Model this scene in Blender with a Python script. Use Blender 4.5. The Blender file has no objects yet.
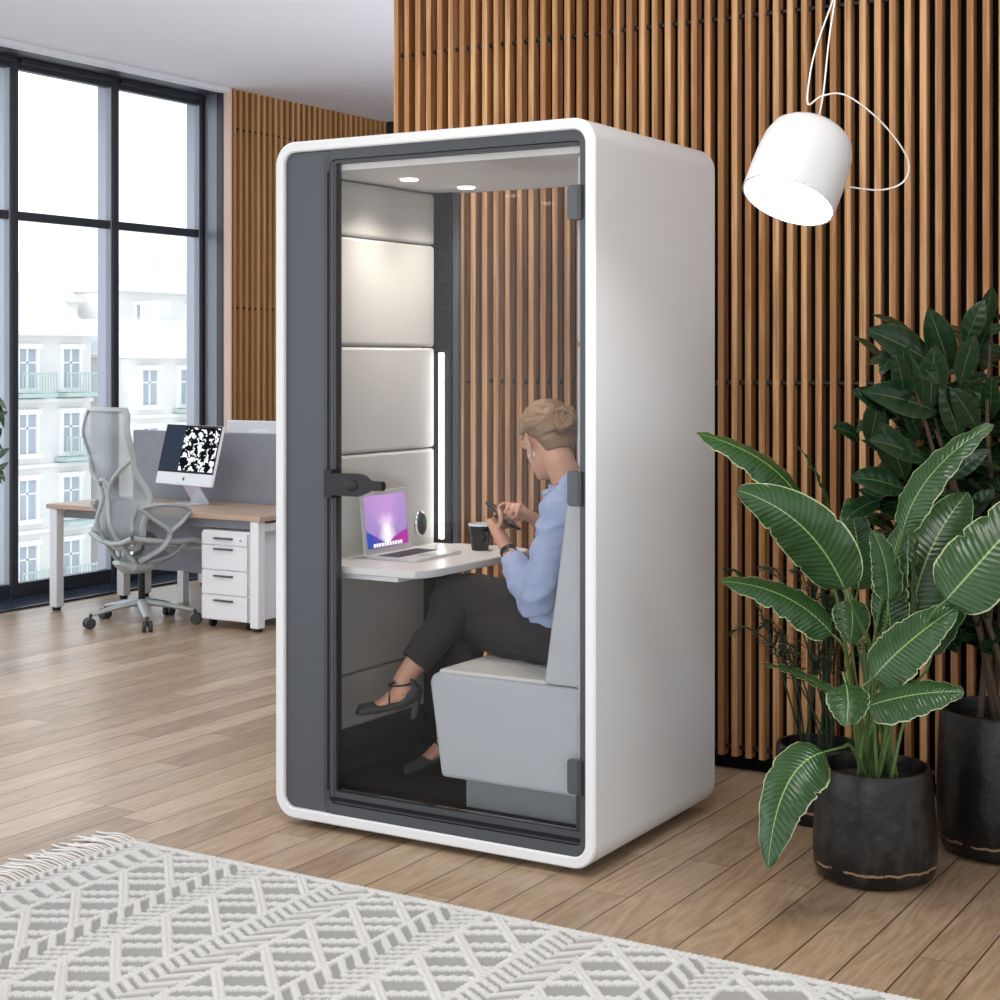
import bpy, bmesh, math, random
from mathutils import Vector, Matrix, Quaternion, noise
C = bpy.context.scene.collection
PI = math.pi
F = 1635.0; HC = 1.51
A = math.atan2(1635.0, 2724.0)                # yaw of the view against the booth
RT = Vector((math.cos(A), math.sin(A), 0)); FW = Vector((-math.sin(A), math.cos(A), 0))
def V(*a): return Vector(a)
def PD(px, py, d):                             # point seen at px,py in the photo, d metres ahead
    return RT*((px-500)/F*d) + FW*d + V(0, 0, HC-(py-361)/F*d)
def PY(px, py, Y):
    r = RT*((px-500)/F)+FW; return PD(px, py, Y/r.y)
def PXp(px, py, X):
    r = RT*((px-500)/F)+FW; return PD(px, py, X/r.x)

# ---------------------------------------------------------------- materials
def nd(nt, t, **k):
    n = nt.nodes.new(t)
    for a, b in k.items():
        if a in n.inputs: n.inputs[a].default_value = b
        else: setattr(n, a, b)
    return n
def mat(name, col, rough=.5, metal=0, bump=None, var=None, **k):
    """bump=(scale,strength,stretch) noise relief; var=(scale,amount) gentle colour variation"""
    m = bpy.data.materials.new(name); m.use_nodes = True
    nt = m.node_tree; b = nt.nodes['Principled BSDF']
    b.inputs['Base Color'].default_value = (*col, 1); b.inputs['Roughness'].default_value = rough
    b.inputs['Metallic'].default_value = metal
    for a, v in k.items(): b.inputs[a.replace('_', ' ')].default_value = v
    L = nt.links.new
    tc = nt.nodes.new('ShaderNodeTexCoord')
    if bump:
        mp = nd(nt, 'ShaderNodeMapping'); mp.inputs['Scale'].default_value = bump[2] if len(bump) > 2 else (1, 1, 1)
        L(tc.outputs['Object'], mp.inputs[0])
        n = nd(nt, 'ShaderNodeTexNoise', Scale=bump[0], Detail=4.0); L(mp.outputs[0], n.inputs['Vector'])
        bp = nd(nt, 'ShaderNodeBump', Strength=bump[1], Distance=.01); L(n.outputs[0], bp.inputs['Height']); L(bp.outputs[0], b.inputs['Normal'])
    if var:
        n2 = nd(nt, 'ShaderNodeTexNoise', Scale=var[0], Detail=5.0); L(tc.outputs['Object'], n2.inputs['Vector'])
        mx = nt.nodes.new('ShaderNodeMix'); mx.data_type = 'RGBA'
        mx.inputs[6].default_value = (*[c*(1-var[1]) for c in col], 1); mx.inputs[7].default_value = (*[min(1, c*(1+var[1])) for c in col], 1)
        L(n2.outputs[0], mx.inputs[0]); L(mx.outputs[2], b.inputs['Base Color'])
    return m
def emit(name, col, s):
    m = bpy.data.materials.new(name); m.use_nodes = True; nt = m.node_tree; nt.nodes.clear()
    e = nd(nt, 'ShaderNodeEmission', Strength=s); e.inputs[0].default_value = (*col, 1)
    o = nt.nodes.new('ShaderNodeOutputMaterial'); nt.links.new(e.outputs[0], o.inputs[0]); return m
def glassmat(name, tint=(1, 1, 1), ior=1.35, k=.0):
    m = bpy.data.materials.new(name); m.use_nodes = True; nt = m.node_tree; nt.nodes.clear(); L = nt.links.new
    t = nt.nodes.new('ShaderNodeBsdfTransparent'); t.inputs[0].default_value = (*tint, 1)
    g = nd(nt, 'ShaderNodeBsdfGlossy', Roughness=0.0)
    f = nd(nt, 'ShaderNodeFresnel', IOR=ior); mx = nt.nodes.new('ShaderNodeMixShader'); o = nt.nodes.new('ShaderNodeOutputMaterial')
    L(f.outputs[0], mx.inputs[0]); L(t.outputs[0], mx.inputs[1]); L(g.outputs[0], mx.inputs[2]); L(mx.outputs[0], o.inputs[0])
    return m
def woodslat(name, dark, light):
    m = mat(name, light, .55); nt = m.node_tree; L = nt.links.new; b = nt.nodes['Principled BSDF']
    g = nt.nodes.new('ShaderNodeNewGeometry'); mp = nd(nt, 'ShaderNodeMapping'); mp.inputs['Scale'].default_value = (38, 38, 1.6)
    L(g.outputs['Position'], mp.inputs[0])
    n = nd(nt, 'ShaderNodeTexNoise', Scale=1.6, Detail=6.0, Roughness=.6); L(mp.outputs[0], n.inputs['Vector'])
    mp2 = nd(nt, 'ShaderNodeMapping'); mp2.inputs['Scale'].default_value = (18.6, 18.6, .01); L(g.outputs['Position'], mp2.inputs[0])
    n2 = nd(nt, 'ShaderNodeTexNoise', Scale=1.0, Detail=0.0); L(mp2.outputs[0], n2.inputs['Vector'])
    ad = nd(nt, 'ShaderNodeMath', operation='ADD'); L(n.outputs[0], ad.inputs[0]); L(n2.outputs[0], ad.inputs[1])
    cr = nt.nodes.new('ShaderNodeValToRGB'); e = cr.color_ramp.elements
    e[0].position = .75; e[0].color = (*dark, 1); e[1].position = 1.25; e[1].color = (*light, 1)
    cr.color_ramp.elements[1].position = 1.0
    m2 = nd(nt, 'ShaderNodeMath', operation='MULTIPLY'); m2.inputs[1].default_value = .8
    L(ad.outputs[0], m2.inputs[0]); L(m2.outputs[0], cr.inputs[0]); L(cr.outputs[0], b.inputs['Base Color'])
    return m
def floormat():
    m = mat('oak_planks', (.4, .27, .17), .3); nt = m.node_tree; L = nt.links.new; b = nt.nodes['Principled BSDF']
    def M(op, a, c=None, cv=None):
        n = nt.nodes.new('ShaderNodeMath'); n.operation = op
        if isinstance(a, (int, float)): n.inputs[0].default_value = a
        else: L(a, n.inputs[0])
        if cv is not None: n.inputs[1].default_value = cv
        elif c is not None: L(c, n.inputs[1])
        return n.outputs[0]
    g = nt.nodes.new('ShaderNodeNewGeometry'); s = nt.nodes.new('ShaderNodeSeparateXYZ'); L(g.outputs['Position'], s.inputs[0])
    x = M('DIVIDE', M('ADD', s.outputs[0], cv=1.502), cv=.139); i = M('FLOOR', x); fx = M('FRACT', x)
    w = nd(nt, 'ShaderNodeTexWhiteNoise', noise_dimensions='1D'); L(i, w.inputs['W'])
    y = M('ADD', M('DIVIDE', s.outputs[1], cv=1.35), M('MULTIPLY', w.outputs[0], cv=9.0)); j = M('FLOOR', y); fy = M('FRACT', y)
    cb = nt.nodes.new('ShaderNodeCombineXYZ'); L(i, cb.inputs[0]); L(j, cb.inputs[1])
    w2 = nd(nt, 'ShaderNodeTexWhiteNoise', noise_dimensions='2D'); L(cb.outputs[0], w2.inputs['Vector'])
    ofs = nt.nodes.new('ShaderNodeCombineXYZ'); L(M('MULTIPLY', s.outputs[0], cv=1.0), ofs.inputs[0]); L(M('MULTIPLY', s.outputs[1], cv=.11), ofs.inputs[1]); L(M('MULTIPLY', w2.outputs[0], cv=37.0), ofs.inputs[2])
    n1 = nd(nt, 'ShaderNodeTexNoise', Scale=7.0, Detail=2.0, Distortion=.6); L(ofs.outputs[0], n1.inputs['Vector'])
    rings = M('FRACT', M('MULTIPLY', n1.outputs[0], cv=11.0))
    rings = M('ABSOLUTE', M('SUBTRACT', rings, cv=.5))
    n2 = nd(nt, 'ShaderNodeTexNoise', Scale=90.0, Detail=4.0); L(ofs.outputs[0], n2.inputs['Vector'])
    base = nt.nodes.new('ShaderNodeValToRGB'); e = base.color_ramp.elements
    e[0].position = 0; e[0].color = (.27, .182, .112, 1); e[1].position = 1; e[1].color = (.54, .42, .305, 1)
    q = base.color_ramp.elements.new(.5); q.color = (.41, .295, .195, 1)
    t = M('ADD', M('MULTIPLY', w2.outputs[0], cv=.52), M('ADD', M('MULTIPLY', rings, cv=.55), M('MULTIPLY', M('SUBTRACT', n2.outputs[0], cv=.5), cv=.7)))
    L(t, base.inputs[0])
    gx = M('LESS_THAN', M('MINIMUM', fx, M('SUBTRACT', 1.0, fx)), cv=.018)
    gy = M('LESS_THAN', fy, cv=.0018); gap = M('MAXIMUM', gx, gy)
    mx = nt.nodes.new('ShaderNodeMix'); mx.data_type = 'RGBA'; mx.inputs[7].default_value = (.07, .04, .022, 1)
    L(M('MULTIPLY', gap, cv=.95), mx.inputs[0]); L(base.outputs[0], mx.inputs[6]); L(mx.outputs[2], b.inputs['Base Color'])
    bp = nd(nt, 'ShaderNodeBump', Strength=.25, Distance=.002); L(M('SUBTRACT', M('MULTIPLY', rings, cv=.3), gap), bp.inputs['Height']); L(bp.outputs[0], b.inputs['Normal'])
    rr = M('ADD', .24, M('MULTIPLY', n1.outputs[0], cv=.22)); L(rr, b.inputs['Roughness'])
    return m
def leafmat(name, c1, c2, rib, edge, veins, rough=.28):
    m = mat(name, c1, rough); nt = m.node_tree; L = nt.links.new; b = nt.nodes['Principled BSDF']
    def M(op, a, c=None, cv=None):
        n = nt.nodes.new('ShaderNodeMath'); n.operation = op
        if isinstance(a, (int, float)): n.inputs[0].default_value = a
        else: L(a, n.inputs[0])
        if cv is not None: n.inputs[1].default_value = cv
        elif c is not None: L(c, n.inputs[1])
        return n.outputs[0]
    b.inputs['Specular IOR Level'].default_value = .4
    uv = nt.nodes.new('ShaderNodeUVMap'); s = nt.nodes.new('ShaderNodeSeparateXYZ'); L(uv.outputs[0], s.inputs[0])
    au = M('ABSOLUTE', M('SUBTRACT', M('MULTIPLY', s.outputs[0], cv=2.0), cv=1.0))
    ph = M('MULTIPLY', M('SUBTRACT', s.outputs[1], M('MULTIPLY', au, cv=.10)), cv=veins*6.2832)
    st = M('MULTIPLY', M('ADD', M('SINE', ph), cv=1.0), cv=.5)
    no = nd(nt, 'ShaderNodeTexNoise', Scale=9.0, Detail=3.0); tc = nt.nodes.new('ShaderNodeTexCoord'); L(tc.outputs['Object'], no.inputs['Vector'])
    f = M('ADD', M('MULTIPLY', st, cv=.55), M('MULTIPLY', no.outputs[0], cv=.5))
    m1 = nt.nodes.new('ShaderNodeMix'); m1.data_type = 'RGBA'; m1.inputs[6].default_value = (*c1, 1); m1.inputs[7].default_value = (*c2, 1); L(f, m1.inputs[0])
    m2 = nt.nodes.new('ShaderNodeMix'); m2.data_type = 'RGBA'; m2.inputs[7].default_value = (*rib, 1)
    L(M('LESS_THAN', au, cv=.026), m2.inputs[0]); L(m1.outputs[2], m2.inputs[6])
    m3 = nt.nodes.new('ShaderNodeMix'); m3.data_type = 'RGBA'; m3.inputs[7].default_value = (*edge, 1)
    L(M('GREATER_THAN', M('ADD', au, M('MULTIPLY', no.outputs[0], cv=.06)), cv=.985), m3.inputs[0]); L(m2.outputs[2], m3.inputs[6]); L(m3.outputs[2], b.inputs['Base Color'])
    bp = nd(nt, 'ShaderNodeBump', Strength=.28, Distance=.003); L(st, bp.inputs['Height']); L(bp.outputs[0], b.inputs['Normal'])
    return m

M = {}
M['ceiling'] = mat('ceiling_paint', (.82, .82, .87), .8, bump=(60, .05))
M['floor'] = floormat()
M['slat'] = woodslat('oak_slat', (.37, .165, .052), (.75, .43, .20))
M['slat_far'] = woodslat('oak_slat_far', (.50, .25, .09), (.68, .38, .17))
M['slat_end'] = mat('pale_oak_end', (.75, .55, .45), .5, bump=(30, .1))
M['black_back'] = mat('black_backing', (.004, .004, .004), .9, Specular_IOR_Level=.1)
M['rod'] = mat('dark_steel_rod', (.04, .04, .045), .35, .6)
M['anthracite'] = mat('anthracite_frame', (.030, .034, .043), .4)
M['alu'] = mat('grey_blue_metal_and_sheen', (.27, .285, .33), .35, .1)  # on the window fins this grey paints in reflected window light
M['white_trim'] = mat('white_trim', (.75, .76, .8), .5)
M['sill'] = mat('dark_stone_sill', (.05, .07, .11), .12)
M['glass'] = glassmat('window_glass', (.98, .99, 1), 1.2)
M['door_glass'] = glassmat('booth_glass', (.99, .993, .995), 1.22)
M['shell'] = mat('white_lacquer', (.74, .755, .77), .42, bump=(250, .02))
M['slate'] = mat('slate_grey_panel', (.062, .069, .084), .5, bump=(80, .03))
M['frame'] = mat('dark_grey_frame', (.036, .040, .047), .4)
M['gasket'] = mat('black_rubber_gasket', (.008, .008, .01), .6, Specular_IOR_Level=.2)
M['hinge'] = mat('grey_hinge_metal', (.075, .085, .095), .4, .2)
M['felt'] = mat('pale_grey_wool_upholstery', (.60, .585, .56), .95, bump=(240, .25), var=(6, .05))
M['felt_cool'] = mat('cool_grey_wool_upholstery', (.53, .55, .58), .95, bump=(240, .25), var=(9, .06))
M['felt_white'] = mat('off_white_cushion', (.72, .71, .68), .9, bump=(240, .2))
M['int_ceiling'] = mat('booth_ceiling_panel', (.86, .85, .83), .7)
M['carpet'] = mat('dark_carpet', (.018, .016, .016), .7, bump=(300, .5), var=(30, .4))
M['table'] = mat('white_laminate', (.82, .81, .79), .3)
M['led'] = emit('led_strip', (1, .98, .95), 5.0)
M['spot'] = emit('downlight', (1, .93, .8), 9.0)
M['black_plastic'] = mat('black_plastic', (.011, .011, .012), .4, Specular_IOR_Level=.3)
M['chrome'] = mat('polished_chrome', (.75, .75, .77), .12, 1)
M['silver'] = mat('silver_aluminium', (.74, .75, .77), .35, .35)
M['keys'] = mat('dark_keys', (.015, .015, .017), .5)
M['skin'] = mat('skin', (.62, .33, .22), .5, bump=(150, .05), Subsurface_Weight=.08)
M['hair'] = mat('blonde_hair', (.25, .14, .065), .42, bump=(40, .9, (1, 1, 1)), var=(45, .45))
M['shirt'] = mat('blue_cotton', (.36, .43, .64), .85, bump=(24, .5), var=(8, .08))
M['trouser'] = mat('charcoal_trousers', (.032, .027, .031), .85, bump=(16, .5), var=(10, .15), Specular_IOR_Level=.2)
M['shoe'] = mat('dark_olive_suede', (.035, .038, .036), .75, bump=(120, .3))
M['lamp'] = mat('white_lamp_lacquer', (.62, .62, .63), .3)
M['bulb'] = emit('lamp_diffuser', (1, 1, .97), 30.0)
M['cord'] = mat('white_cord', (.8, .78, .75), .6)
M['desktop'] = mat('desk_oak', (.50, .35, .26), .4, bump=(30, .1, (1, 12, 1)), var=(12, .12))
M['white'] = mat('white_powder_coat', (.84, .85, .88), .45)
M['screen_felt'] = mat('grey_felt_screen', (.30, .315, .355), .95, bump=(200, .3), var=(25, .12))
M['chair'] = mat('pale_grey_plastic', (.40, .43, .44), .4)
M['caster'] = mat('dark_caster', (.035, .036, .042), .45)
M['leaf'] = leafmat('broad_leaf', (.010, .037, .011), (.032, .086, .020), (.22, .34, .11), (.36, .42, .22), 24)
M['leaf_dark'] = leafmat('rubber_leaf', (.009, .029, .011), (.014, .040, .014), (.10, .18, .07), (.03, .08, .03), 6, .2)
M['stem'] = mat('green_stem', (.075, .14, .035), .45, bump=(60, .2))
M['bark'] = mat('brown_stem', (.07, .045, .025), .8, bump=(60, .6))
M['wisp'] = mat('dark_thin_foliage', (.02, .035, .014), .6)
M['soil'] = mat('dark_soil', (.018, .012, .008), .95, bump=(50, 1))
def meshmat():
    m = mat('pale_grey_mesh', (.36, .39, .42), .6); nt = m.node_tree; L = nt.links.new; b = nt.nodes['Principled BSDF']
    b.inputs['Alpha'].default_value = .72
    return m
M['mesh'] = meshmat()
def potmat():
    m = mat('black_glazed_clay', (.012, .011, .011), .36, bump=(14, .5), Specular_IOR_Level=.35); nt = m.node_tree; L = nt.links.new; b = nt.nodes['Principled BSDF']
    tc = nt.nodes.new('ShaderNodeTexCoord'); s = nt.nodes.new('ShaderNodeSeparateXYZ'); L(tc.outputs['Object'], s.inputs[0])
    n = nd(nt, 'ShaderNodeTexNoise', Scale=22.0, Detail=6.0); L(tc.outputs['Object'], n.inputs['Vector'])
    a = nt.nodes.new('ShaderNodeMath'); a.operation = 'MULTIPLY_ADD'; a.inputs[1].default_value = .022; L(n.outputs[0], a.inputs[0]); L(s.outputs[2], a.inputs[2])
    su = nd(nt, 'ShaderNodeMath', operation='SUBTRACT'); su.inputs[1].default_value = .062; L(a.outputs[0], su.inputs[0])
    ab = nd(nt, 'ShaderNodeMath', operation='ABSOLUTE'); L(su.outputs[0], ab.inputs[0])
    lt = nd(nt, 'ShaderNodeMath', operation='LESS_THAN'); lt.inputs[1].default_value = .0034; L(ab.outputs[0], lt.inputs[0])
    mp = nd(nt, 'ShaderNodeMapping'); mp.inputs['Scale'].default_value = (1, 1, .5); L(tc.outputs['Object'], mp.inputs[0])
    n2 = nd(nt, 'ShaderNodeTexNoise', Scale=11.0, Detail=7.0, Roughness=.65); L(mp.outputs[0], n2.inputs['Vector'])
    cr = nt.nodes.new('ShaderNodeValToRGB'); e = cr.color_ramp.elements; e[0].position = .5; e[0].color = (.008, .007, .007, 1); e[1].position = .85; e[1].color = (.06, .055, .05, 1)
    L(n2.outputs[0], cr.inputs[0])
    mx = nt.nodes.new('ShaderNodeMix'); mx.data_type = 'RGBA'; mx.inputs[7].default_value = (.28, .18, .10, 1); g2 = nd(nt, 'ShaderNodeMath', operation='GREATER_THAN'); g2.inputs[1].default_value = .45; L(n2.outputs[0], g2.inputs[0]); g3 = nd(nt, 'ShaderNodeMath', operation='MULTIPLY'); L(g2.outputs[0], g3.inputs[0]); L(lt.outputs[0], g3.inputs[1]); L(g3.outputs[0], mx.inputs[0]); L(cr.outputs[0], mx.inputs[6]); L(mx.outputs[2], b.inputs['Base Color'])
    return m
M['pot'] = potmat()
def swapmat(name, fn):  # screens: picture built from nodes on UV, backlit
    m = bpy.data.materials.new(name); m.use_nodes = True; nt = m.node_tree; nt.nodes.clear(); L = nt.links.new
    def Mx(op, a, c=None, cv=None):
        n = nt.nodes.new('ShaderNodeMath'); n.operation = op
        if isinstance(a, (int, float)): n.inputs[0].default_value = a
        else: L(a, n.inputs[0])
        if cv is not None: n.inputs[1].default_value = cv
        elif c is not None: L(c, n.inputs[1])
        return n.outputs[0]
    uv = nt.nodes.new('ShaderNodeUVMap'); s = nt.nodes.new('ShaderNodeSeparateXYZ'); L(uv.outputs[0], s.inputs[0])
    col, st = fn(nt, Mx, L, uv, s)
    e = nd(nt, 'ShaderNodeEmission', Strength=st); L(col, e.inputs[0]); o = nt.nodes.new('ShaderNodeOutputMaterial'); L(e.outputs[0], o.inputs[0]); return m
def mixc(nt, L, f, a, b):
    m = nt.nodes.new('ShaderNodeMix'); m.data_type = 'RGBA'; m.clamp_factor = True
    for i, v in ((0, f), (6, a), (7, b)):
        if isinstance(v, tuple): m.inputs[i].default_value = (*v, 1)
        elif isinstance(v, (int, float)): m.inputs[i].default_value = v
        else: L(v, m.inputs[i])
    return m.outputs[2]
def nebula(nt, X, L, uv, s):
    dx = X('SUBTRACT', s.outputs[0], cv=.5); dy = X('SUBTRACT', s.outputs[1], cv=.22)
    ang = X('ARCTAN2', dx, X('ABSOLUTE', dy)); r = X('SQRT', X('ADD', X('MULTIPLY', dx, dx), X('MULTIPLY', dy, dy)))
    n = nd(nt, 'ShaderNodeTexNoise', Scale=6.0, Detail=4.0, noise_dimensions='1D'); L(ang, n.inputs['W'])
    ray = X('ADD', X('MULTIPLY', n.outputs[0], cv=.9), X('SUBTRACT', .45, X('MULTIPLY', X('ABSOLUTE', ang), cv=.75)))
    c = mixc(nt, L, X('MULTIPLY', r, cv=2.2), (1, .85, .95), (.42, .22, .50))
    c = mixc(nt, L, X('MULTIPLY', X('SUBTRACT', .75, ray), cv=2.0), c, (.30, .18, .45))
    c = mixc(nt, L, X('SUBTRACT', .95, X('MULTIPLY', r, cv=4.2)), c, (1, .95, 1))
    n2 = nd(nt, 'ShaderNodeTexNoise', Scale=5.0, Detail=5.0); L(uv.outputs[0], n2.inputs['Vector'])
    hill = X('ADD', X('ADD', .06, X('MULTIPLY', X('ABSOLUTE', dx), cv=.55)), X('MULTIPLY', X('SUBTRACT', n2.outputs[0], cv=.5), cv=.25))
    dark = X('LESS_THAN', s.outputs[1], hill)
    hc = mixc(nt, L, X('ADD', X('MULTIPLY', dx, cv=1.4), n2.outputs[0]), (.02, .05, .35), (.35, .02, .25))
    c = mixc(nt, L, dark, c, hc)
    return c, 1.0
def mono(nt, X, L, uv, s):
    mp = nd(nt, 'ShaderNodeMapping'); mp.inputs['Scale'].default_value = (1.25, 1, 1); mp.inputs['Rotation'].default_value = (0, 0, .6); L(uv.outputs[0], mp.inputs[0])
    n = nd(nt, 'ShaderNodeTexVoronoi', Scale=7.0); n.inputs['Randomness'].default_value = 1; 
    w = nd(nt, 'ShaderNodeTexNoise', Scale=8.0, Detail=1.5, Distortion=1.2); L(mp.outputs[0], w.inputs['Vector'])
    v = X('GREATER_THAN', w.outputs[0], cv=.525)
    v = X('MULTIPLY', v, X('GREATER_THAN', s.outputs[0], cv=.36))
    base = mixc(nt, L, X('LESS_THAN', s.outputs[0], cv=.36), (.006, .006, .009), (.03, .04, .06))
    return mixc(nt, L, v, base, (.85, .9, .9)), 1.0
M['nebula'] = swapmat('laptop_wallpaper', nebula)
M['mono'] = swapmat('monitor_wallpaper', mono)

# ---------------------------------------------------------------- mesh helpers
class MB:
    def __init__(s): s.v = []; s.f = []; s.uv = {}
    def add(s, vs, fs):
        k = len(s.v); s.v += [tuple(p) for p in vs]; s.f += [[i+k for i in f] for f in fs]; return s
    def box(s, a, b, mx=None):
        x0, y0, z0 = a; x1, y1, z1 = b
        vs = [V(x, y, z) for z in (z0, z1) for (x, y) in ((x0, y0), (x1, y0), (x1, y1), (x0, y1))]
        if mx: vs = [mx @ p for p in vs]
        return s.add(vs, [[3, 2, 1, 0], [4, 5, 6, 7], [0, 1, 5, 4], [1, 2, 6, 5], [2, 3, 7, 6], [3, 0, 4, 7]])
    def loft(s, rings, cap=True, close=True):
        n = len(rings[0]); vs = [p for r in rings for p in r]; fs = []
        for i in range(len(rings)-1):
            for j in range(n if close else n-1):
                a = i*n+j; b = i*n+(j+1) % n; fs.append([a, b, b+n, a+n])
        if cap and close: fs.append(list(range(n))[::-1]); fs.append([(len(rings)-1)*n+j for j in range(n)])
        return s.add(vs, fs)
    def tube(s, pts, rad, n=10, up=None, cap=True):
        """rad: number, list, or list of (ra, rb) ellipses"""
        pts = [Vector(p) for p in pts]; k = len(pts)
        if isinstance(rad, (int, float)): rad = [rad]*k
        T = [(pts[min(i+1, k-1)]-pts[max(i-1, 0)]).normalized() for i in range(k)]
        u = Vector(up) if up else (V(0, 0, 1) if abs(T[0].z) < .9 else V(1, 0, 0))
        rings = []
        for i in range(k):
            if i and not up: u = (u - T[i]*u.dot(T[i]))
            a = (u - T[i]*u.dot(T[i])).normalized(); b = T[i].cross(a)
            if not up: u = a
            r = rad[i]; ra, rb = r if isinstance(r, tuple) else (r, r)
            rings.append([pts[i]+a*(ra*math.cos(2*PI*j/n))+b*(rb*math.sin(2*PI*j/n)) for j in range(n)])
        return s.loft(rings, cap)
    def cyl(s, a, b, r, r2=None, n=24): return s.tube([a, b], [r, r2 if r2 is not None else r], n)
    def lathe(s, prof, c=(0, 0, 0), n=48, mx=None, cap=True):
        c = Vector(c); rings = [[c+V(r*math.cos(2*PI*j/n), r*math.sin(2*PI*j/n), z) for j in range(n)] for r, z in prof]
        if mx: rings = [[mx @ p for p in r] for r in rings]
        return s.loft(rings, cap)
    def ell(s, c, r, mx=None, n=20, m=12):
        c = Vector(c); vs = []; 
        R = mx or Matrix.Identity(3)
        rings = []
        for i in range(1, m):
            t = PI*i/m; rings.append([c+R @ V(r[0]*math.sin(t)*math.cos(2*PI*j/n), r[1]*math.sin(t)*math.sin(2*PI*j/n), -r[2]*math.cos(t)) for j in range(n)])
        s.loft(rings, True); return s
    def prism(s, poly, h, mx):     # poly in local xy, extruded 0..h along local z, placed by mx
        n = len(poly); vs = [mx @ V(x, y, 0) for x, y in poly]+[mx @ V(x, y, h) for x, y in poly]
        return s.add(vs, [list(range(n))[::-1], list(range(n, 2*n))]+[[i, (i+1) % n, n+(i+1) % n, n+i] for i in range(n)])
    def build(s, name, m, parent=None, smooth=True, bevel=0, seg=2, angle=40, origin=None, sub=0, solid=0):
        me = bpy.data.meshes.new(name); o = bpy.data.objects.new(name, me); C.objects.link(o)
        vs = s.v
        pw = WORLD.get(parent.name, Matrix.Identity(4)) if parent else Matrix.Identity(4)
        if origin is not None: W = Matrix.Translation(Vector(origin))
        elif parent: W = pw.copy()
        else: W = Matrix.Identity(4)
        Wi = W.inverted(); vs = [Wi @ Vector(p) for p in vs]
        me.from_pydata(vs, [], s.f)
        bm = bmesh.new(); bm.from_mesh(me); bmesh.ops.recalc_face_normals(bm, faces=bm.faces); bm.to_mesh(me); bm.free()
        me.materials.append(m)
        if smooth: me.shade_smooth(); me.set_sharp_from_angle(angle=math.radians(angle))
        WORLD[o.name] = W
        if parent: o.parent = parent; o.matrix_local = pw.inverted() @ W
        else: o.matrix_local = W
        if bevel:
            b = o.modifiers.new('bevel', 'BEVEL'); b.width = bevel; b.segments = seg; b.limit_method = 'ANGLE'; b.angle_limit = math.radians(35)
        if sub: q = o.modifiers.new('sub', 'SUBSURF'); q.levels = q.render_levels = sub
        if solid: q = o.modifiers.new('solid', 'SOLIDIFY'); q.thickness = solid
        return o
WORLD = {}
def thing(name, label, cat, loc=(0, 0, 0), rz=0, group=None):
    o = bpy.data.objects.new(name, None); C.objects.link(o); o.empty_display_size = .1
    W = Matrix.Translation(Vector(loc)) @ Matrix.Rotation(rz, 4, 'Z'); o.matrix_local = W; WORLD[o.name] = W
    o['label'] = label; o['category'] = cat
    if group: o['group'] = group
    return o
def tag(o, label, cat, group=None):
    o['label'] = label; o['category'] = cat
    if group: o['group'] = group
    return o
def struct(o): o['kind'] = 'structure'; return o
def rrect(x0, y0, x1, y1, r, n=8):
    P = []
    for cx, cy, a in ((x1-r, y1-r, 0), (x0+r, y1-r, 90), (x0+r, y0+r, 180), (x1-r, y0+r, 270)):
        for i in range(n+1):
            t = math.radians(a+90*i/n); P.append((cx+r*math.cos(t), cy+r*math.sin(t)))
    return P
def bez(p, n=16):
    """Catmull-Rom through points"""
    p = [Vector(q) for q in p]; out = []
    q = [p[0]*2-p[1]]+p+[p[-1]*2-p[-2]]
    for i in range(1, len(q)-2):
        for k in range(n):
            t = k/n; a, b, c, d = q[i-1:i+3]
            out.append(.5*((2*b)+(c-a)*t+(2*a-5*b+4*c-d)*t*t+(3*b-a-3*c+d)*t**3))
    out.append(p[-1]); return out
def lerp(a, b, t): return a+(b-a)*t
def interp(xs, ys, x):
    if x <= xs[0]: return ys[0]
    for i in range(len(xs)-1):
        if x <= xs[i+1]:
            t = (x-xs[i])/(xs[i+1]-xs[i]); t = t*t*(3-2*t); return ys[i]+(ys[i+1]-ys[i])*t
    return ys[-1]
def remesh(o, vox, it=4, disp=None, shade=True):
    """fuse the overlapping volumes of o into one continuous surface"""
    r = o.modifiers.new('r', 'REMESH'); r.mode = 'VOXEL'; r.voxel_size = vox
    s = o.modifiers.new('s', 'SMOOTH'); s.iterations = it; s.factor = .5
    dg = bpy.context.evaluated_depsgraph_get(); dg.update()
    me = bpy.data.meshes.new_from_object(o.evaluated_get(dg)); o.modifiers.clear()
    m = o.data.materials[0]; o.data = me; me.materials.clear(); me.materials.append(m)
    if disp:
        me.calc_loop_triangles() if False else None
        N = [v.normal.copy() for v in me.vertices]
        for v, nn in zip(me.vertices, N): v.co += nn*disp(v.co)
    me.shade_smooth(); return o
# ================================================================ the room
WX, CZ = -7.62, 3.45
fl = struct(MB().box((-8.3, -6, -.1), (4, 11, 0)).build('floor', M['floor'], smooth=False))
struct(MB().box((-8.3, -4.5, CZ), (4, 11, CZ+.15)).build('ceiling', M['ceiling'], smooth=False))
# partition wall of oak slats behind the booth
SY, SP, SW, SD = 5.6, .0539, .0225, .045
wb = struct(MB().box((-3.87, SY+SD, 0), (1.2, SY+SD+.12, CZ)).build('wall_back', M['black_back'], smooth=False))
sl = MB(); x = -2.41-27*SP
while x < 1.2:
    sl.box((x-SW/2, SY, .055), (x+SW/2, SY+SD, CZ)); x += SP
sl.build('slats', M['slat'], wb, smooth=False)
for z in (.085, 1.43, 2.78):
    MB().cyl((-3.86, SY+.026, z), (1.2, SY+.026, z), .0085, n=10).build('rod', M['rod'], wb)
# far end wall
struct(MB().box((-8.3, 10.9, 0), (4, 11, CZ)).build('wall_far', mat('far_wall_paint', (.02, .02, .022), .8), smooth=False))
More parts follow.
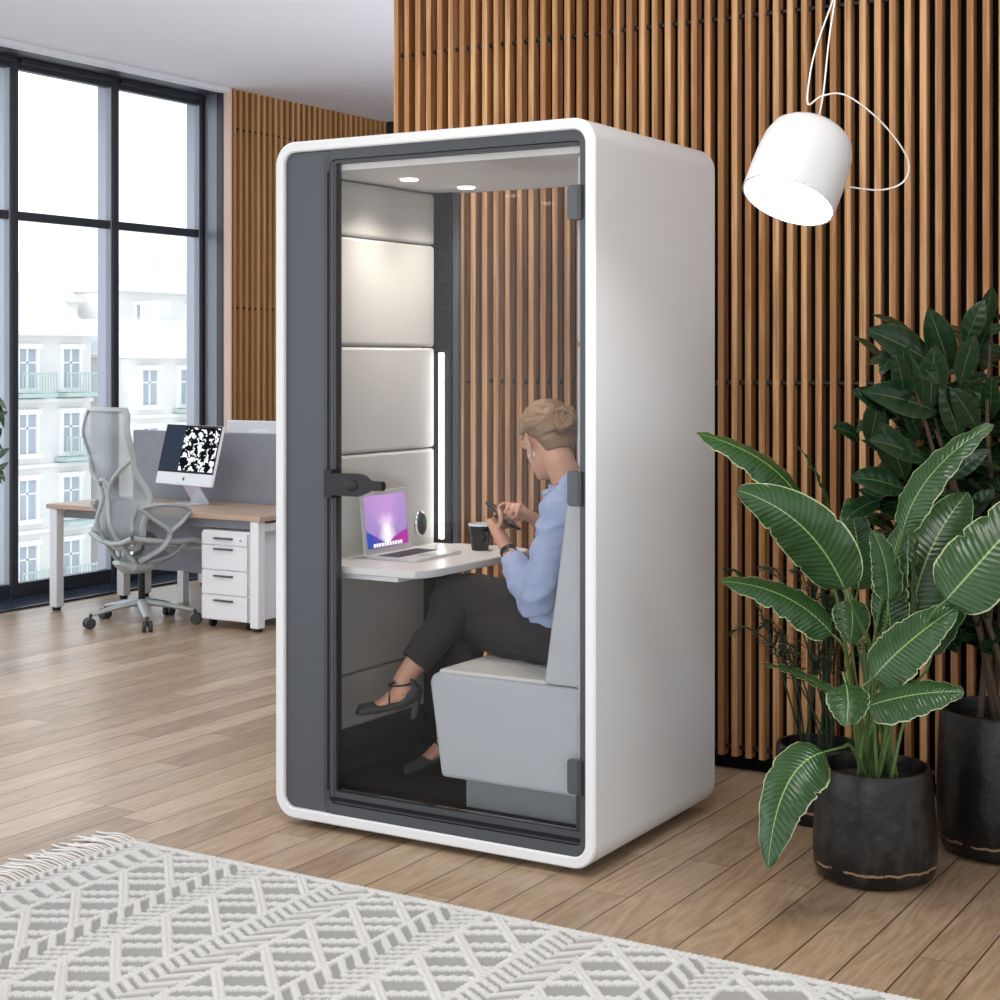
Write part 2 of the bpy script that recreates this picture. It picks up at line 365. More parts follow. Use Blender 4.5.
# left wall beyond the windows: slatted panel
lw = struct(MB().box((-8.06, 9.10, 0), (-7.70, 10.9, CZ)).build('wall_left', M['alu'], smooth=False))
MB().box((-7.70, 8.985, 0), (-7.66, 10.9, CZ)).build('backing', M['black_back'], lw, smooth=False)
MB().box((-7.68, 8.97, 0), (-7.615, 8.985, CZ)).build('end_board', M['slat_end'], lw, smooth=False)
sl = MB(); y = 9.01
while y < 10.9:
    sl.box((-7.66, y, .02), (WX, y+.028, CZ)); y += .0665
sl.build('slats', M['slat_far'], lw, smooth=False)
for z in (3.17, 1.89): MB().cyl((-7.64, 8.99, z), (-7.64, 10.9, z), .01, n=8).build('rod', M['rod'], lw)
# windows: bays of .89 m between fins
wy = [3.69+.89*k for k in range(7)]       # fin positions (near edge); .. 7.20 8.09 8.98
FX = -7.95
struct(MB().box((-7.70, -6, CZ-.03), (-7.625, 8.97, CZ)).build('trim_1', M['white_trim'], smooth=False))
struct(MB().box((-8.25, -6, CZ-.025), (-7.70, 9.0, CZ)).build('trim_20', M['anthracite'], smooth=False))
struct(MB().box((FX-.12, -6, 0), (WX, 8.98, .012)).build('trim_2', M['sill'], smooth=False))
struct(MB().box((WX, -6, 0), (WX+.02, 8.98, .014)).build('trim_3', M['anthracite'], smooth=False))
for i in range(len(wy)-1):
    y0, y1 = wy[i]+.05, wy[i+1]
    w = MB()
    w.box((FX-.06, y0, .012), (FX, y1, .10)); w.box((FX-.06, y0, 3.36), (FX, y1, 3.425)); w.box((FX-.03, y0, 3.39), (FX+.05, y1, 3.425))
    w.box((FX-.055, y0, 2.405), (FX-.005, y1, 2.46))
    wo = struct(w.build('window_%d' % (i+1), M['anthracite'], smooth=False, bevel=.004))
    MB().box((FX-.16, y0, .012), (FX-.10, y0+.03, 3.425)).build('window_jamb', M['anthracite'], wo, smooth=False)
    MB().box((FX-.12, y1-.012, .012), (FX-.0, y1, 3.425)).build('window_jamb', M['alu'], wo, smooth=False)
    MB().box((FX-.045, y0, .1), (FX-.037, y1, 2.41)).build('pane', M['glass'], wo, smooth=False)
    MB().box((FX-.045, y0, 2.455), (FX-.037, y1, 3.365)).build('pane', M['glass'], wo, smooth=False)
for i, y in enumerate(wy):
    f = struct(MB().box((FX-.12, y, .012), (FX-.002, y+.05, 3.425)).build('trim_%d' % (4+i), M['alu'], smooth=False))  # anthracite fin whose grey sides carry the window reflection as colour
    MB().box((FX-.004, y-.002, .012), (FX+.015, y+.052, 3.425)).build('fin_cap', M['anthracite'], f, smooth=False, bevel=.003)
# return of the wall beside the last bay
struct(MB().box((FX+.02, 9.06, 0), (-7.745, 9.09, CZ)).build('trim_12', M['alu'], smooth=False))
struct(MB().box((-7.74, 8.965, 0), (-7.685, 9.0, CZ)).build('trim_13', M['anthracite'], smooth=False))

# ================================================================ town outside
stone = mat('pale_stone_facade', (.74, .73, .71), .9, bump=(3, .2), var=(1.2, .05))
stone2 = mat('cream_render_facade', (.78, .77, .74), .9, var=(1.2, .04))
wgl = mat('facade_window_glass', (.40, .45, .50), .3); wfr = mat('white_casement', (.85, .85, .85), .6)
roofm = mat('pale_zinc_roof', (.66, .69, .73), .6); rail = mat('pale_green_railing', (.45, .55, .52), .6); darkm = mat('dark_shadowed_opening', (.08, .09, .16), .6)
def facade(x0, y0, y1, z0, z1, m, label, rows, cols, seed):
    rnd = random.Random(seed)
    b = thing('building', label, 'building', (x0, (y0+y1)/2, z0), group='town houses across the street')
    MB().box((x0-6, y0, z0), (x0, y1, z1)).build('wall', m, b, smooth=False)
    MB().box((x0-6.1, y0-.1, z1), (x0+.35, y1+.1, z1+.22)).build('cornice', stone2, b, smooth=False, bevel=.05)
    r = MB().add([(x0-6, y0, z1+.2), (x0+.1, y0, z1+.2), (x0+.1, y1, z1+.2), (x0-6, y1, z1+.2), (x0-4, y0+.4, z1+1.5), (x0-1.2, y0+.4, z1+1.5), (x0-1.2, y1-.4, z1+1.5), (x0-4, y1-.4, z1+1.5)],
        [[0, 1, 5, 4], [1, 2, 6, 5], [2, 3, 7, 6], [3, 0, 4, 7], [4, 5, 6, 7], [3, 2, 1, 0]]); r.build('roof', roofm, b, smooth=False)
    w = (y1-y0)/cols; h = (z1-z0)/rows
    for i in range(cols):
        for j in range(rows):
            cy = y0+w*(i+.5); cz = z0+h*(j+.5); hw = w*.19; hh = h*.30
            fr = MB()
            fr.box((x0-.02, cy-hw-.14, cz-hh-.14), (x0+.10, cy-hw, cz+hh+.14)); fr.box((x0-.02, cy+hw, cz-hh-.14), (x0+.10, cy+hw+.14, cz+hh+.14))
            fr.box((x0-.02, cy-hw-.2, cz+hh), (x0+.18, cy+hw+.2, cz+hh+.18)); fr.box((x0-.02, cy-hw-.2, cz-hh-.16), (x0+.18, cy+hw+.2, cz-hh))
            fr.box((x0-.02, cy-.04, cz-hh), (x0+.05, cy+.04, cz+hh)); fr.box((x0-.02, cy-hw, cz+hh*.3-.03), (x0+.05, cy+hw, cz+hh*.3+.03))
            f = fr.build('window', wfr, b, smooth=False)
            MB().box((x0-.01, cy-hw, cz-hh), (x0+.02, cy+hw, cz+hh)).build('pane', wgl, f, smooth=False)
            if rnd.random() < .5:
                k = MB(); k.box((x0, cy-hw-.4, cz-hh-.32), (x0+.7, cy+hw+.4, cz-hh-.18)); k.box((x0+.66, cy-hw-.4, cz-hh+.5), (x0+.7, cy+hw+.4, cz-hh+.56))
                q = -hw-.4
                while q < hw+.4: k.box((x0+.66, cy+q, cz-hh-.2), (x0+.69, cy+q+.025, cz-hh+.5)); q += .13
                k.build('balcony', rail, b, smooth=False)
    k = MB()
    for j in range(1, rows): k.box((x0-.02, y0, z0+h*j-.06), (x0+.14, y1, z0+h*j+.08))
    k.build('string_course', stone2, b, smooth=False, bevel=.02)
    for q in (.3, .65):
        c = MB().box((x0-3, lerp(y0, y1, q), z1+.8), (x0-2.2, lerp(y0, y1, q)+.9, z1+2.3)).build('chimney', stone2, b, smooth=False)
    return b
facade(-44, 33.57, 43.97, -11.5, 2.4, stone, 'pale stone town house with balconies behind the leftmost window bay', 6, 5, 1)
facade(-43, 44.9, 57.5, -11.5, 1.6, stone2, 'cream town house with white casements seen past the chair back', 6, 6, 2)
facade(-62, 64, 80, -11.5, 5.2, stone, 'taller faded town house rising behind the cream one', 5, 4, 3)
facade(-64, 50, 63, -11.5, 4.6, stone2, 'faint rear town house above the pale stone roofline', 4, 4, 4)
struct(MB().box((-90, -60, -11.7), (-9, 110, -11.5)).build('ground', mat('pale_street', (.75, .75, .75), .9), smooth=False))
# ================================================================ acoustic booth
BX0, BX1, BY0, BY1, BZ0, BZ1 = -3.39, -2.208, 4.215, 5.10, .022, 2.223
T = .034
booth = thing('phone_booth', 'white rounded office phone booth with a glass door, woman seated inside', 'booth', (-2.8, 4.68, 0))
def XZ(y): return Matrix.Translation((0, y, 0)) @ Matrix.Rotation(PI/2, 4, 'X')     # local xy -> world xz, local z -> -Y
out = rrect(BX0, BZ0, BX1, BZ1, .075, 12); inn = rrect(BX0+T, BZ0+T, BX1-T, BZ1-T, .042, 12)
n = len(out); s = MB()
ys = [(BY0+.006, 0), (BY0, .006), (BY1-.03, 0)]
def ring(p, y): return [V(x, y, z) for x, z in p]
o2 = rrect(BX0+.005, BZ0+.005, BX1-.005, BZ1-.005, .071, 12); i2 = rrect(BX0+T-.004, BZ0+T-.004, BX1-T+.004, BZ1-T+.004, .045, 12)
o3 = rrect(BX0+.018, BZ0+.018, BX1-.018, BZ1-.018, .06, 12)
s.loft([ring(inn, BY1-.012), ring(inn, BY0+.004), ring(i2, BY0), ring(o2, BY0), ring(out, BY0+.006), ring(out, BY1-.02), ring(o3, BY1), ring(inn, BY1)], cap=False)
s.build('shell', M['shell'], booth, angle=30)
MB().box((BX0+.09, BY0+.07, 0), (BX1-.09, BY1-.07, BZ0+.01)).build('plinth', M['gasket'], booth, smooth=False)
# front: fixed slate panel and door frame
SX = -3.196
MB().prism(rrect(BX0+T, BZ0+T, SX+.03, BZ1-T, .035), .03, XZ(BY0+.045)).build('front_panel', M['slate'], booth, bevel=.002)
fr = MB()
ot = rrect(SX, BZ0+T, BX1-T, BZ1-T, .04, 10); it = rrect(SX+.02, BZ0+T+.032, BX1-T-.018, BZ1-T-.032, .02, 10)
fr.loft([ring(it, BY0+.05), ring(it, BY0+.012), ring(ot, BY0+.008), ring(ot, BY0+.05)], cap=False)
fr.build('door_frame', M['frame'], booth, angle=30)
door = MB()
ot = rrect(SX+.022, BZ0+T+.034, BX1-T-.02, BZ1-T-.034, .02, 10); it = rrect(-3.158, .126, BX1-T-.026, BZ1-T-.044, .006, 10)
door.loft([ring(it, BY0+.052), ring(it, BY0+.02), ring(ot, BY0+.018), ring(ot, BY0+.05)], cap=False)
door = door.build('door', M['frame'], booth, angle=30)
MB().box((-3.185, BY0+.010, .13), (-3.178, BY0+.03, 2.12)).build('gasket', M['gasket'], door, smooth=False)
MB().box((-3.18, BY0+.012, .098), (-2.27, BY0+.02, .108)).build('gasket', M['gasket'], door, smooth=False)
MB().box((-3.158, BY0+.030, .13), (-2.262, BY0+.038, 2.152)).build('pane', M['door_glass'], door, smooth=False)
hd = MB()
hp = PY(330, 480, BY0)
hx, hz = -3.166, 1.118
hd.box((hx-.008, BY0-.022, hz-.045), (hx+.022, BY0+.015, hz+.045))
poly = [(hx+.01, -.034), (hx+.13, -.036), (hx+.165, -.022), (hx+.172, -.016), (hx+.222, -.014), (hx+.228, 0), (hx+.222, .014), (hx+.172, .016), (hx+.155, .030), (hx+.13, .036), (hx+.01, .034)]
hd.prism([(x, z+hz) for x, z in poly], .022, XZ(BY0-.012))
hd.ell((hx+.11, BY0-.036, hz+.0), (.024, .0025, .018))
hd.build('door_handle', M['black_plastic'], door, bevel=.004)
for py in (202, 489, 778):
    z = PY(573, py, BY0).z
    MB().prism(rrect(-2.307, z-.052, -2.262, z+.052, .012), .012, XZ(BY0+.022)).build('hinge', M['hinge'], door, bevel=.003)
    MB().cyl((-2.262, BY0+.008, z-.05), (-2.262, BY0+.008, z+.05), .008).build('hinge_pin', M['frame'], door)
# interior
LX, RX, IZ = -3.30, -2.298, 2.125
MB().box((BX0+T, BY0+.05, BZ0+T), (BX1-T, BY1-.004, .12)).build('floor_pan', M['carpet'], booth, smooth=False)
MB().box((BX0+T, BY0+.05, IZ), (BX1-T, BY1-.03, BZ1-T)).build('ceiling_panel', M['int_ceiling'], booth, smooth=False)
MB().box((BX0+T, BY0+.052, .12), (LX+.005, 5.03, .27)).build('skirting', M['frame'], booth, smooth=False)
MB().box((RX, BY0+.052, .12), (BX1-T, 5.06, .27)).build('skirting', M['frame'], booth, smooth=False)
zs = [.263, .447, .82, 1.193, 1.56, 1.932, 2.122]
for a, b in zip(zs[:-1], zs[1:]):
    MB().box((BX0+T, BY0+.052, a+.002), (LX+.012, 5.015, b-.002)).build('wall_pad', M['felt'], booth, bevel=.012, seg=3)
    MB().box((RX, BY0+.052, a+.002), (BX1-T, 5.045, b-.002)).build('wall_pad', M['felt_cool'], booth, bevel=.012, seg=3)
for p in booth.children:
    if p.name.startswith('wall_pad') and p.data.vertices[0].co.x > 0: p['label'] = 'cooler grey wall pad on the seat side'
# corner column with light strip
MB().box((LX-.05, 5.02, .12), (-3.222, 5.058, IZ)).build('corner_column', M['gasket'], booth, smooth=False, bevel=.003)
MB().box((-3.222, 5.03, .12), (-3.200, 5.058, IZ)).build('back_post', M['hinge'], booth, smooth=False, bevel=.003)
MB().box((-3.268, 5.010, .86), (-3.252, 5.022, 1.54)).build('light_strip', M['led'], booth, smooth=False)
MB().box((-3.255, 5.060, .12), (BX1-T, 5.067, IZ)).build('back_glass', M['door_glass'], booth, smooth=False)
MB().box((-3.2, 5.06, .09), (BX1-T, 5.094, .14)).build('back_rail', M['frame'], booth, smooth=False)
for x, y in ((-3.11, 4.585), (-3.08, 4.90)):
    MB().cyl((x, y, IZ-.004), (x, y, IZ+.002), .029, n=32).build('downlight', M['spot'], booth)
    L = bpy.data.lights.new('booth_downlight', 'SPOT'); L.energy = 12; L.color = (1, .93, .84); L.spot_size = 2.3; L.spot_blend = 1; L.shadow_soft_size = .04
    lo = bpy.data.objects.new('booth_downlight', L); C.objects.link(lo); lo.parent = booth; lo.location = Vector((x, y, IZ-.012))-Vector((-2.8, 4.68, 0))
# wall table
def rectxy(x0, y0, x1, y1, r): return rrect(x0, y0, x1, y1, r, 8)
tb = MB().prism([(LX+.012, 4.29), (-2.93, 4.29), (-2.895, 4.30), (-2.872, 4.335), (-2.86, 4.40), (-2.868, 4.95), (-2.89, 5.01), (-2.94, 5.045), (LX+.08, 5.045), (LX+.08, 5.015), (LX+.012, 5.015)], .026, Matrix.Translation((0, 0, .819)))
tb = tb.build('table', M['table'], booth, bevel=.004)
MB().prism([(LX+.012, 4.315), (-2.97, 4.315), (-2.97, 4.98), (LX+.012, 4.98)], .018, Matrix.Translation((0, 0, .801))).build('table_support', M['white'], booth, bevel=.003)
MB().box((LX+.012, 4.94, .12), (LX+.06, 5.0, .8)).build('table_bracket', M['gasket'], booth, smooth=False)
# socket on the left wall
kp = PXp(419, 523, LX+.014)
R = Matrix.Rotation(PI/2, 3, 'Y')
k = MB().ell((kp.x+.006, kp.y, kp.z), (.012, .034, .046)); k = k.build('wall_socket', M['chrome'], booth)
MB().ell((kp.x+.014, kp.y, kp.z-.003), (.010, .029, .040)).build('socket_cover', M['black_plastic'], k)
# seat
st = MB()
sp = [(-2.795, .207), (-2.838, .50), (-2.832, .522), (-2.812, .532), (RX, .532), (RX, .207)]
st.prism(sp, .70, XZ(4.995)); st = st.build('seat', M['felt_cool'], booth, bevel=.014, seg=3)
MB().prism([(-2.815, .523), (-2.815, .541), (-2.415, .541), (-2.415, .523)], .66, XZ(4.975)).build('seat_cushion', M['felt_white'], booth, bevel=.008, seg=3)
MB().box((-2.715, 4.32, .12), (RX, 4.98, .215)).build('seat_base', mat('grey_seat_base', (.20, .21, .22), .35), booth, smooth=False)
MB().prism([(-2.425, .535), (-2.345, 1.09), (-2.338, 1.11), (RX+.002, 1.115), (RX+.002, .535)], .70, XZ(4.995)).build('backrest', M['felt_cool'], booth, bevel=.010, seg=3)
MB().prism([(-2.432, .815), (-2.427, .81), (RX, .81), (RX, .815)], .003, XZ(4.296)).build('backrest_seam', M['hinge'], booth, smooth=False) if False else None

# ================================================================ laptop, cup
def P0(px, py, z):            # point at height z on that line of sight
    d = F*(HC-z)/(py-361); return PD(px, py, d)
tz = .8452
A_ = P0(364, 559, tz); B_ = P0(424, 564, tz); C_ = P0(462, 553, tz)
lap = thing('laptop', 'open silver laptop with purple wallpaper on the booth table', 'laptop', ((A_+C_)/2), 0)
u = (C_-B_); u.z = 0; w_ = .30; dd = .20
ang = math.atan2((B_-A_).y, (B_-A_).x)
# hinge runs front-to-back along the booth wall; screen on the wall side
H0 = V(-3.212, 4.472, tz); H1 = V(-3.222, 4.765, tz)
hv = (H1-H0); Lh = hv.length; hv.normalize(); fv = V(hv.y, -hv.x, 0)          # fv: from hinge towards the sitter
if fv.x < 0: fv = -fv
Wd = max(.27, min(.31, Lh)); 
def LM(o, a, b, c):
    m = Matrix.Identity(4)
    for i, q in enumerate((a, b, c)):
        for j in range(3): m[j][i] = q[j]
    for j in range(3): m[j][3] = o[j]
    return m
lm = LM(H0, fv, hv, V(0, 0, 1))
MB().prism(rrect(0, 0, .205, Wd, .012), .010, lm).build('base', M['silver'], lap, bevel=.002)
ky = MB()
for r_ in range(5):
    for c_ in range(13):
        ky.box((.035+r_*.0175, .02+c_*(Wd-.04)/13, .010), (.035+r_*.0175+.015, .02+(c_+.84)*(Wd-.04)/13, .0115), lm)
ky.build('keyboard', M['keys'], lap, smooth=False)
MB().box((.14, Wd/2-.045, .0098), (.195, Wd/2+.045, .0104), lm).build('trackpad', mat('trackpad', (.5, .5, .52), .3, .5), lap, smooth=False)
tl = math.radians(6); sv = (V(0, 0, 1)*math.cos(tl)-fv*math.sin(tl)); nv = hv.cross(sv); 
if nv.dot(fv) < 0: nv = -nv
sm = LM(H0+V(0, 0, .008), hv, sv, nv)
SH = .215
lid = MB().prism(rrect(0, 0, Wd, SH, .010), .006, sm @ Matrix.Translation((0, 0, -.006))).build('lid', M['silver'], lap, bevel=.001)
MB().prism(rrect(.001, .001, Wd-.001, SH-.001, .009), .0006, sm).build('bezel', M['silver'], lid)
def screen(mm, w, h, m, par, name='screen'):
    o = MB().add([mm @ V(0, 0, 0), mm @ V(w, 0, 0), mm @ V(w, h, 0), mm @ V(0, h, 0)], [[0, 1, 2, 3]]).build(name, m, par, smooth=False)
    uvl = o.data.uv_layers.new(name='UVMap')
    cs = {0: (0, 0), 1: (1, 0), 2: (1, 1), 3: (0, 1)}
    for lp in o.data.loops: uvl.data[lp.index].uv = cs[lp.vertex_index]
    return o
screen(sm @ Matrix.Translation((.018, .022, .0012)), Wd-.036, SH-.038, M['nebula'], lid)
ic = MB()
for i in range(11): ic.box((.055+i*(Wd-.11)/11, .024, .0014), (.055+i*(Wd-.11)/11+.012, .036, .0018), sm)
ic.build('icon_row', emit('icons', (.95, .95, 1), .9), lid, smooth=False)
# cup
cp = P0(480, 550, tz); cup = thing('paper_cup', 'black coffee cup with white rim on the booth table', 'cup', (cp.x, cp.y, tz))
MB().lathe([(.0, 0), (.029, 0), (.030, .004), (.040, .088), (.0385, .088), (.0375, .070), (0, .070)], (cp.x, cp.y, tz)).build('body', M['black_plastic'], cup)
MB().lathe([(.038, .086), (.0405, .086), (.042, .090), (.0405, .0945), (.038, .0945), (.037, .090), (.038, .086)], (cp.x, cp.y, tz), cap=False).build('rim', M['white'], cup)
MB().tube(bez([(cp.x+.03, cp.y-.018, tz+.066), (cp.x+.052, cp.y-.03, tz+.06), (cp.x+.05, cp.y-.03, tz+.035), (cp.x+.028, cp.y-.016, tz+.03)], 6), .005).build('cup_handle', M['black_plastic'], cup)

# ================================================================ pendant lamp
lc = PD(796, 178, 4.25); ax = (RT*.37+FW*.30+V(0, 0, .87)).normalized()
sx = ax.cross(V(0, 0, 1)).normalized(); sy = ax.cross(sx)
Lm = LM(PD(788, 201, 4.25), sx, sy, ax)
top = Lm @ V(0, 0, .225)
lamp = thing('pendant_lamp', 'white drum pendant lamp glowing, tilted, hanging on a looped white cord', 'pendant lamp', lc)
MB().lathe([(.118, 0), (.1235, .0), (.1245, .06), (.1235, .12), (.119, .165), (.107, .200), (.085, .220), (.05, .230), (0, .233), (0, .227), (.05, .224), (.082, .213), (.102, .195), (.114, .160), (.1185, .12), (.1205, .06), (.118, 0)], n=64, mx=Lm, cap=False).build('lamp_shade', M['lamp'], lamp)
MB().lathe([(0, .012), (.117, .012), (.117, .016), (0, .016)], n=48, mx=Lm).build('diffuser', M['bulb'], lamp)
MB().lathe([(0, .224), (.012, .224), (.011, .236), (0, .238)], n=16, mx=Lm).build('cord_grip', M['cord'], lamp)
tg = Lm @ V(0, 0, .236); d0 = 4.3
up_ = PD(835, 0, d0); cz = V(up_.x, up_.y, CZ)
MB().tube(bez([tg, PD(823, 96, 4.29), PD(829, 40, d0), PD(835, 0, d0)], 10)+[cz], .0022, n=8).build('cord', M['cord'], lamp)
MB().tube([cz+V(.02, 0, 0)]+bez([PD(833, 0, d0), PD(817, 45, d0), PD(810, 75, d0), PD(808, 104, 4.28), PD(822, 96, 4.25), PD(845, 95, 4.25), PD(876, 117, 4.27), PD(900, 145, 4.3), PD(909, 166, 4.32), PD(902, 183, 4.33), PD(880, 190, 4.33), PD(849, 187, 4.32)], 10), .0022, n=8).build('cord', M['cord'], lamp)
MB().lathe([(0, 0), (.06, 0), (.06, .02), (0, .03)], (cz.x, cz.y, CZ-.03)).build('ceiling_rose', M['lamp'], lamp)

# ================================================================ rug
RX0, RX1, RY0, RY1 = -3.62, -.5, 1.9, 3.80
st_ = .0045
rv, rf, rc = [], [], []
def bead(t, f): return .55+.45*abs(math.cos(PI*t*f))
def ropes(a, b, P, w, th=0):     # distance of a to the nearest multiple of P
    d = abs((a/P) % 1.0-.5)*P; d = P/2-d; return d
PER = .3715
def rug(X, Y):
    e = RY1-Y
    if e < .028: return .006*(bead(X, 60)*math.sqrt(max(0, 1-((e-.014)/.014)**2))), 1
    g = X+3.42
    if g < -.025:      # border by the fringe: two rows of slanted bars
        h = X-RX0
        if h < .012: return .004, 1
        if abs(h-.088) < .009: return .006*bead(Y, 60), 1
        if h < .079: d = ropes(Y+(.9*h if h < .045 else .9*(.09-h)), 0, .036, 0); return (.005, 1) if d < .010 else (.0, 0)
        d = ropes(Y+.4*h, 0, .0623, 0); return (.006*bead(Y-h, 45), 1) if d < .017 and h < .175 else (0, 0)
    k = math.floor(g/PER); t = g-k*PER
    if t < .012 or abs(t-.22) < .010 : return .0055*bead(Y, 55), 1
    if t > PER-.010: return .0055*bead(Y, 55), 1
    if t < .22:
        a = Y+t*1.05 + .04*k; d = ropes(a, 0, .187, 0)*.69
        if d < .015: return .0085*(.45+.55*abs(math.sin(d/.015*PI*.95+.3)))*bead(Y-t, 42), 1
        b = Y-.60*t+.045; q = ropes(b, 0, .187 if t > .0 else 1, 0)*.86; q = min(q, ropes(b+.075, 0, .187, 0)*.86)
        if q < .0125: return .0085*bead(X, 42)*math.sqrt(max(.1, 1-(q/.0125)**2)), 1
        return (.0006*math.sin(Y*1400), 0)
    t2 = t-.23; hw = .0665
    if k % 2: t2 = 2*hw-t2
    if t2 < hw:
        d = ropes(Y+t2*1.05, 0, .0623, 0)*.69
        return (.0075*bead(Y-t, 45), 1) if d < .0105 else (0, 0)
    d = ropes(Y+hw*1.05-(t2-hw)*.6, 0, .0374, 0)*.86
    return (.0055*bead(X, 50), 1) if d < .0095 else (0, 0)
nx = int((RX1-RX0)/st_)+1; ny0 = RY1; ny = int((RY1-2.62)/st_)+1
for j in range(ny):
    Y = RY1-j*st_
    for i in range(nx):
        X = RX0+i*st_
        h, c = rug(X, Y); rv.append((X, Y, .007+h*1.35)); rc.append(c)
for j in range(ny-1):
    for i in range(nx-1):
        a = j*nx+i; rf.append((a, a+nx, a+nx+1, a+1))
# slim edge and the remaining part of the rug nearer than the picture
me = bpy.data.meshes.new('rug'); me.from_pydata(rv, [], rf); me.shade_smooth()
ca = me.color_attributes.new('yarn', 'FLOAT_COLOR', 'POINT')
buf = []
for c in rc: buf += [float(c)]*3+[1.0]
ca.data.foreach_set('color', buf)
rm = mat('woven_wool', (.6, .6, .58), .95, bump=(500, .3)); nt = rm.node_tree
at = nt.nodes.new('ShaderNodeVertexColor'); at.layer_name = 'yarn'
mx = nt.nodes.new('ShaderNodeMix'); mx.data_type = 'RGBA'; mx.inputs[6].default_value = (.33, .335, .33, 1); mx.inputs[7].default_value = (.62, .62, .61, 1)
nt.links.new(at.outputs[0], mx.inputs[0]); nt.links.new(mx.outputs[2], nt.nodes['Principled BSDF'].inputs['Base Color'])
me.materials.append(rm)
rugE = thing('rug', 'grey and white woven rug with raised diamond bands and fringe', 'rug', (-2, 3, 0))
ro = bpy.data.objects.new('pile', me); C.objects.link(ro); ro.parent = rugE; ro.matrix_local = Matrix.Translation((2, -3, 0))
MB().box((RX0, RY0, .001), (RX1, RY1-.002, .0068)).build('backing', mat('rug_backing', (.33, .33, .32), .9), rugE, smooth=False)
rnd = random.Random(5); fg = MB(); fd = MB()
y = RY1
while y > 2.75:
    ln = .15+rnd.random()*.05; dy = rnd.uniform(-.03, .03)
    pts = bez([(RX0+.01, y, .008), (RX0-ln*.3, y+dy*.2, .014+rnd.random()*.006), (RX0-ln*.7, y+dy*.6+rnd.uniform(-.006, .006), .007), (RX0-ln, y+dy+rnd.uniform(-.01, .01), .004)], 4)
    fg.tube(pts, [.0038]*(len(pts)-1)+[.0022], n=6); y -= .0125+rnd.random()*.006
fg.build('fringe', mat('white_yarn', (.68, .68, .66), .95), rugE)['kind'] = 'stuff'
# ================================================================ the woman
person = thing('person', 'woman in blue shirt and charcoal trousers seated in the booth, looking at a phone', 'person', (-2.6, 4.66, .12))
pel = V(-2.545, 4.66, .655)
hipL, hipR = V(-2.56, 4.575, .635), V(-2.56, 4.745, .655)
kneL, kneR = V(-2.915, 4.645, .625), V(-2.905, 4.575, .735)
ankL, ankR = V(-3.005, 4.645, .245), PY(401, 684, 4.41)
toeL, toeR = V(-3.075, 4.525, .150), PY(360, 708, 4.345)
waist, chest, nb = V(-2.495, 4.66, .80), V(-2.480, 4.66, .965), V(-2.545, 4.665, 1.105)
shL, shR = PY(563, 507, 4.49), V(-2.53, 4.83, 1.055)
elL = PY(536, 599, 4.425); wrL = PY(508, 551, 4.545)
elR, wrR = V(-2.60, 4.89, .845), PY(534, 519, 4.735)
hc = V(-2.622, 4.668, 1.255)
f = V(-.89, .45, 0).normalized(); pit = math.radians(24)
hf = (f*math.cos(pit)-V(0, 0, 1)*math.sin(pit)).normalized(); hl = V(0, 0, 1).cross(f).normalized(); hu = hf.cross(hl)
if hu.z < 0: hu = -hu
HM = LM(hc, hf, hl, hu)                      # head frame: x forward, y her left, z crown
b = MB()
# skull and jaw as stacked sections (z, x centre, depth, half width)
sec = [(-.118, .052, .016, .014), (-.112, .050, .032, .026), (-.098, .040, .048, .038), (-.075, .026, .064, .051), (-.045, .010, .080, .060), (-.010, .002, .090, .068), (.025, -.004, .095, .0735), (.055, -.008, .092, .072), (.082, -.010, .078, .062), (.102, -.012, .054, .043), (.113, -.012, .022, .018)]
rg = []
for z, cx, a, w in sec:
    r = []
    for j in range(32):
        t = 2*PI*j/32; r.append(HM @ V(cx+a*math.cos(t), w*math.sin(t)*(1 if math.cos(t) < .2 else 1-.10*math.cos(t)), z))
    rg.append(r)
b.loft(rg)
H3 = HM.to_3x3()
b.tube([HM @ V(.090, 0, .006), HM @ V(.103, 0, -.018), HM @ V(.113, 0, -.036)], [.007, .009, .0115], 12)     # nose
for sg in (1, -1):
    b.ell(HM @ V(.102, .008*sg, -.040), (.009, .006, .006), H3)
    b.ell(HM @ V(-.006, .080*sg, -.012), (.020, .0065, .031), H3 @ Matrix.Rotation(.25, 3, 'Y') @ Matrix.Rotation(-.55*sg, 3, 'Z'))              # ear
    b.ell(HM @ V(-.010, .083*sg, -.000), (.021, .006, .020), H3 @ Matrix.Rotation(-.55*sg, 3, 'Z'))
    b.ell(HM @ V(.081, .031*sg, .006), (.010, .017, .010), H3)     # closed lids
    b.tube([HM @ V(.090, .014*sg, .020), HM @ V(.084, .034*sg, .022), HM @ V(.070, .052*sg, .016)], .006, 8)
    b.ell(HM @ V(.050, .030*sg, -.034), (.026, .022, .028), H3)
b.ell(HM @ V(.092, 0, -.062), (.010, .023, .0055), H3); b.ell(HM @ V(.089, 0, -.071), (.010, .020, .006), H3)
b.ell(HM @ V(.078, 0, -.100), (.016, .020, .014), H3)
